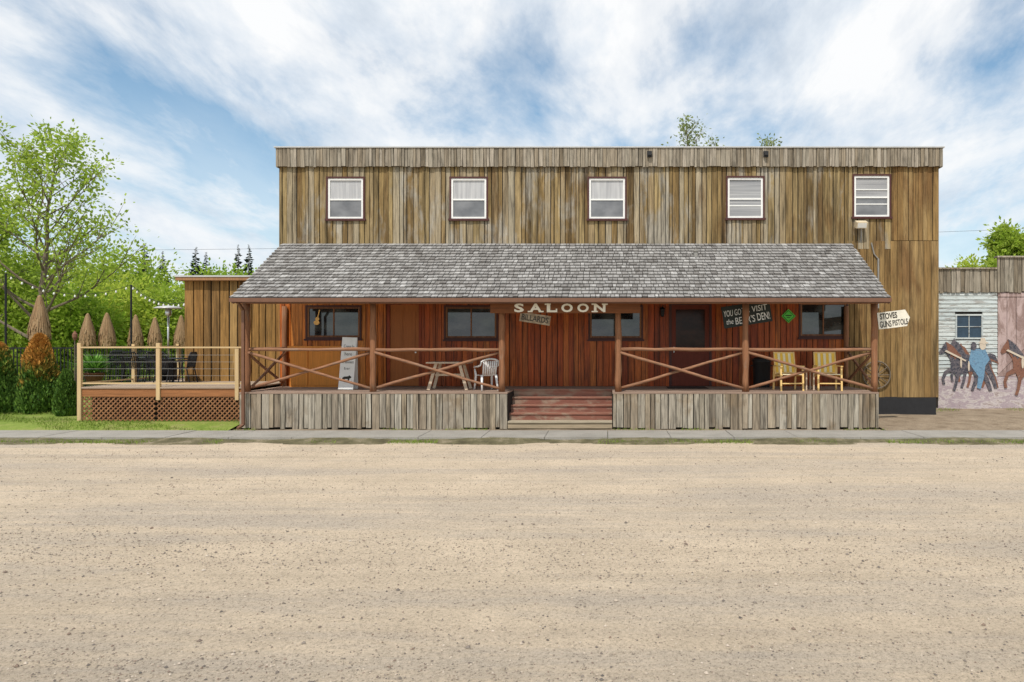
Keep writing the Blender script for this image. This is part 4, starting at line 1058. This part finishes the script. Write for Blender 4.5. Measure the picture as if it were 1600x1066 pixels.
# cedars
def cedar(loc, h, w, label, seed, n, mat):
    rng = np.random.default_rng(seed); r = empty('cedar_shrub', loc, label, 'shrub', 'cedar shrubs by the patio')
    lpart(MB().tube([(0,0,0),(0,0,h*.6)], [.06,.02], 7), 'stem', 'bark', r)
    t = rng.random(n)**1.15; a = rng.random(n)*6.283
    prof = np.minimum(1, .78+t*2.2)*np.clip(1-t,0,1)**.52
    lump = 1 + .09*np.sin(a*5+t*9+seed) + .07*np.sin(a*3-t*14)
    q = w/2*prof*lump*(.74+.28*rng.random(n)) + .02
    P = np.stack([q*np.cos(a), q*np.sin(a), .03+t*h*.96], 1)
    out = np.stack([np.cos(a)*.45, np.sin(a)*.45, np.full(n,1.0)], 1) + rng.normal(size=(n,3))*.3
    out /= np.linalg.norm(out,axis=1)[:,None]
    b = rng.normal(size=(n,3)); b -= (out*b).sum(1)[:,None]*out; b /= np.linalg.norm(b,axis=1)[:,None]
    s = .07*rng.uniform(.6,1.3,n)[:,None]
    V = np.stack([P-out*s, P+b*s*.4, P+out*s, P-b*s*.4],1).reshape(-1,3)
    me = bpy.data.meshes.new('foliage'); me.from_pydata(V.tolist(), [], np.arange(4*n).reshape(-1,4).tolist()); me.materials.append(M[mat])
    o = bpy.data.objects.new('foliage', me); COL.objects.link(o); o.parent = r
cedar(base(62,20.4), hh(520,20.4), 1.2, 'tall cedar shrub with orange browned top, middle of the three by the deck', 1, 12000, 'cedarbrown')
cedar(base(-2,20.2), hh(534,20.2), 1.15, 'green cedar shrub with a little browning at the left edge of the photo', 2, 11000, 'cedartip')
cedar(base(104,19.6), hh(578,19.6), .62, 'small dark green cedar shrub against the patio deck corner', 3, 4800, 'cedargreen')
rng = np.random.default_rng(9); n = 16000
fx = rng.uniform(-150, 130, n); fy = 95+rng.uniform(-5,5,n); top = 5+1.6*np.sin(fx*.35)+1.2*np.sin(fx*.9+1)+rng.normal(0,.5,n)
C_ = np.stack([fx, fy, top*rng.random(n)**.7], 1)
fw = leaves_obj('far_wood', C_, .5, 'farwood', None, 3, .7); tag(fw, 'distant belt of green trees along the horizon', 'trees', kind='stuff')

# ------------------------------------------------------------------ mural building
YM = 22.0; mx0, mx1 = X(1461,YM), 17.0; dxm = X(1558,YM)
Mb = empty('mural_building', ((mx0+mx1)/2, YM, .1), 'low false front building with faded pale siding and a painted horse mural', 'building')
zp = Z(457,YM); zg = .08; zl = Z(588,YM)
MB().box(mx0, mx1, YM+.03, 29, .0, zp).build('wall_core', 'dark', Mb)
mb = MB(); z = zl; wx0, wx1, wz0, wz1 = X(1492,YM), X(1535,YM), Z(530,YM), Z(491,YM)
while z < zp:
    ze = min(z+.13, zp)
    def clap(a, b):
        j = R.uniform(0, .008)
        mb.add([(a,YM-.022-j,z),(b,YM-.022-j,z),(b,YM-.004,ze),(a,YM-.004,ze),(a,YM+.03,z),(b,YM+.03,z),(b,YM+.03,ze),(a,YM+.03,ze)], [(0,1,2,3),(4,7,6,5),(0,4,5,1),(3,2,6,7),(0,3,7,4),(1,5,6,2)])
    if ze > wz0 and z < wz1: clap(mx0+.06, wx0); clap(wx1, dxm)
    else: clap(mx0+.06, dxm)
    z = ze
mb.build('front_wall', 'siding', Mb)
mb = MB(); mb.box(mx0+.06, mx1, YM-.02, YM+.03, zg-.1, zl); tag(mb.build('lower_wall', 'muralground', Mb), 'lower wall painted as dusty ground')
mb = MB(); x = dxm
while x < mx1: mb.box(x+.008, min(mx1,x+.3)-.008, YM-.03, YM+.028, zl+.003, zp); x += .3
bd = tag(mb.build('barn_door', 'barndoor', Mb), 'faded pink plank door')
MB().bar((dxm, YM-.04, zl+.1), (dxm+2.4, YM-.04, zp-.2), .07, .016).box(dxm, mx1, YM-.05, YM-.031, zp-.14, zp-.02).build('door_brace', 'barndoor', bd)
MB().box(mx0, mx0+.06, YM-.03, YM+.03, zg-.1, zp).build('corner_board', 'siding', Mb)
mb = MB(); boards(mb, mx0-.02, X(1556,YM), zp, Z(421,YM), YM-.03, [], (.1,.17), .03, .016, .018, zj=.03); boards(mb, X(1556,YM), mx1, zp, Z(403,YM), YM-.05, [], (.1,.17), .03, .016, .018, zj=.03)
pp = mb.build('parapet', 'parapet', Mb)
MB().box(mx0, mx1, YM-.02, YM+.05, zp, Z(423,YM)).box(X(1560,YM), mx1, YM-.04, YM+.04, zp, Z(405,YM)).build('parapet_core', 'dark', pp)
MB().box(mx0-.04, X(1555,YM), YM-.12, YM+.08, Z(421,YM), Z(421,YM)+.05).box(X(1555,YM), mx1, YM-.14, YM+.08, Z(403,YM), Z(403,YM)+.05).build('parapet_cap', 'grey', pp)
mb = MB().box(wx0, wx1, YM-.04, YM+.02, wz0, wz0+.05).box(wx0, wx1, YM-.04, YM+.02, wz1-.05, wz1).box(wx0, wx0+.05, YM-.04, YM+.02, wz0+.05, wz1-.05).box(wx1-.05, wx1, YM-.04, YM+.02, wz0+.05, wz1-.05)
xm = (wx0+wx1)/2; zm = (wz0+wz1)/2
mb.box(xm-.01, xm+.01, YM-.03, YM+.01, wz0+.05, wz1-.05).box(wx0+.05, xm-.01, YM-.03, YM+.01, zm-.01, zm+.01).box(xm+.01, wx1-.05, YM-.03, YM+.01, zm-.01, zm+.01)
w = mb.build('window', 'siding', Mb)
for a, b in ((wx0+.05, xm-.01), (xm+.01, wx1-.05)):
    for c_, d_ in ((wz0+.05, zm-.01), (zm+.01, wz1-.05)): MB().box(a, b, YM-.005, YM+.005, c_, d_).build('pane', 'bluepane', w)
horse = [(0,.78),(.03,.84),(.10,.95),(.13,1),(.15,.94),(.22,.90),(.30,.78),(.36,.68),(.5,.64),(.66,.67),(.76,.66),(.84,.70),(.95,.66),(1,.52),(.93,.56),(.84,.60),(.82,.50),(.86,.38),(.92,.26),(.97,.10),(.99,0),(.93,0),(.88,.14),(.80,.28),(.72,.38),(.74,.24),(.68,.10),(.64,0),(.59,.02),(.63,.14),(.66,.28),(.62,.40),(.45,.37),(.38,.30),(.34,.12),(.30,0),(.25,.02),(.29,.14),(.31,.30),(.27,.40),(.15,.36),(.10,.24),(.12,.14),(.07,.13),(.05,.26),(.10,.40),(.22,.48),(.22,.60),(.17,.72),(.12,.78),(.06,.75),(.02,.74)]
mane = [(.13,1.0),(.18,.97),(.27,.90),(.36,.78),(.42,.70),(.34,.70),(.30,.64),(.26,.70),(.22,.68),(.2,.78),(.16,.80),(.15,.9)]
def paint(name, pts_, y, mat, label=None):
    o = MB().prism(pts_, YM-y-.003, YM-y).build(name, mat, Mb)
    if label: o['label'] = label
    return o
def hp(shape, px0, px1, py0, py1): return [(X(px0+(px1-px0)*a, YM), Z(py1+(py0-py1)*b, YM)) for a, b in shape]
paint('painted_horse', hp(horse,1492,1560,536,606), .034, 'horsebrown', 'brown horse painted behind the black horses')
paint('painted_horse', hp(horse,1480,1558,528,607), .039, 'horseblack', 'second black galloping horse painted on the siding')
paint('painted_horse', hp(horse,1466,1550,534,611), .044, 'horseblack', 'foremost black galloping horse painted on the siding')
paint('painted_mane', hp(mane,1466,1550,534,611), .049, 'horsebrown')
paint('painted_horse', hp(horse,1562,1650,530,618), .054, 'horsebrown', 'brown galloping horse painted on the pink door')
paint('painted_mane', hp(mane,1562,1650,530,618), .059, 'horseblack')
def pe(px, py, a, b): return ell(X(px,YM), Z(py,YM), a*YM/F, b*YM/F)
def pg(l): return [(X(a,YM), Z(b,YM)) for a, b in l]
paint('painted_rider', pg(((1516,547),(1527,545),(1538,546),(1545,562),(1538,572),(1536,590),(1531,608),(1525,606),(1527,588),(1520,578),(1512,566))), .054, 'paintblue', 'blue painted rider')
paint('painted_head', pe(1534,540,5,7), .059, 'paintcream'); paint('painted_head', pe(1520,541,4.5,6.5), .059, 'horseblack')
paint('painted_hat', pg(((1526,535),(1530,534),(1531,528),(1537,528),(1539,534),(1544,536),(1535,538))), .064, 'paintcream', 'pale painted hat')
for (px, py, a, b) in ((1500,566,1.5,9),(1512,572,1.5,8),(1596,566,2,10)): paint('painted_harness', pe(px,py,a,b), .069, 'paintcream')
for pts_ in (((1474,549),(1477,547),(1508,563),(1507,565)), ((1570,548),(1573,546),(1606,562),(1605,565))): paint('painted_rein', pg(pts_), .073, 'paintcream')

# power line
for px, y, lab in ((-260,60,'wooden utility pole outside the left of the photo'), (1950,60,'wooden utility pole outside the right of the photo')):
    x = X(px,y); p = empty('utility_pole', (x,y,-.1), lab, 'pole'); zt = 10.2 if px < 0 else 13.0
    MB().tube([(x,y,-.1),(x,y,zt+.6)], [.16,.11], 10).build('shaft', 'bark', p); MB().box(x-.9,x+.9,y-.06,y+.06,zt-.06,zt+.06).build('crossarm', 'bark', p)
a = Vector((X(-260,60),59.9,10.2)); b = Vector((X(1950,60),59.9,13.0))
tag(MB().tube([a.lerp(b,i/30)-Vector((0,0,.8*(i/30)*(1-i/30)*4)) for i in range(31)], .012, 5).build('power_cable', 'blackmetal'), 'thin dark power cable crossing the sky behind the saloon', 'cable')

# ------------------------------------------------------------------ light, sky, camera
EL, AZ = math.radians(57), math.radians(14)
sd = Vector((-math.sin(AZ)*math.cos(EL), -math.cos(AZ)*math.cos(EL), math.sin(EL)))
sl = bpy.data.lights.new('sun', 'SUN'); sl.energy = 3.6; sl.angle = math.radians(.6); sl.color = (1, .94, .86)
so = bpy.data.objects.new('sun', sl); COL.objects.link(so); so.rotation_euler = sd.to_track_quat('Z','Y').to_euler(); so.location = (0,-10,30)
W = bpy.data.worlds.new('World'); SC.world = W; W.use_nodes = True; nt = W.node_tree; nt.nodes.clear()
sky = N(nt, 'ShaderNodeTexSky', sky_type='NISHITA'); sky.sun_disc = False; sky.sun_elevation = EL; sky.sun_rotation = math.atan2(sd.x, sd.y)
tc = N(nt, 'ShaderNodeTexCoord'); sp = N(nt, 'ShaderNodeSeparateXYZ'); nt.links.new(tc.outputs['Generated'], sp.inputs[0])
def math_(op, a, b):
    m = N(nt, 'ShaderNodeMath', operation=op)
    for s_, v in ((m.inputs[0],a),(m.inputs[1],b)):
        if isinstance(v,(int,float)): s_.default_value = v
        else: nt.links.new(v, s_)
    return m.outputs[0]
zc = math_('ADD', math_('MAXIMUM', sp.outputs['Z'], 0.0), .26)
cb_ = N(nt, 'ShaderNodeCombineXYZ'); nt.links.new(math_('DIVIDE', sp.outputs['X'], zc), cb_.inputs[0]); nt.links.new(math_('DIVIDE', sp.outputs['Y'], zc), cb_.inputs[1])
mp = N(nt, 'ShaderNodeMapping'); mp.inputs['Location'].default_value = (3.0, 1.2, 0); mp.inputs['Rotation'].default_value = (0,0,.7); mp.inputs['Scale'].default_value = (1.7, .85, 1); nt.links.new(cb_.outputs[0], mp.inputs[0])
f1 = noise(nt, mp.outputs[0], 1.25, 14, .6, .2)
r1 = ramp(nt, [(.35, 0.1), (.43, .5), (.49, .82), (.56, 1.0)]); nt.links.new(f1, r1.inputs[0])
f2 = noise(nt, mp.outputs[0], 2.4, 13, .61, .2)
r2 = ramp(nt, [(.30, (.60, .68, .78)), (.44, (.79, .85, .92)), (.56, (.98, .99, 1.0))]); nt.links.new(f2, r2.inputs[0])
hz_ = ramp(nt, [(0.0, .85), (.15, .5), (.36, 0.0)]); nt.links.new(sp.outputs['Z'], hz_.inputs[0])
colr = mix(nt, r2.outputs[0], (.78, .855, .93), math_('MULTIPLY', hz_.outputs[0], .7), 'MIX')
fac = math_('MAXIMUM', r1.outputs[0], hz_.outputs[0])
b1 = N(nt, 'ShaderNodeBackground'); b1.inputs[1].default_value = .15; nt.links.new(mix(nt, sky.outputs[0], (.72, .98, 1.0)), b1.inputs[0])
b2 = N(nt, 'ShaderNodeBackground'); b2.inputs[1].default_value = 1.0; nt.links.new(colr, b2.inputs[0])
ms = N(nt, 'ShaderNodeMixShader'); nt.links.new(fac, ms.inputs[0]); nt.links.new(b1.outputs[0], ms.inputs[1]); nt.links.new(b2.outputs[0], ms.inputs[2])
wo = N(nt, 'ShaderNodeOutputWorld'); nt.links.new(ms.outputs[0], wo.inputs[0])
cam = bpy.data.cameras.new('camera'); cam.sensor_width = 36; cam.lens = F/1600*36; cam.shift_x = (800-CX)/1600; cam.clip_end = 3000; cam.clip_start = .1
co = bpy.data.objects.new('camera', cam); COL.objects.link(co); co.location = (0,0,H); co.rotation_euler = (math.radians(90),0,0); SC.camera = co
SC.view_settings.view_transform = 'Standard'; SC.view_settings.look = 'None'; SC.view_settings.exposure = 0
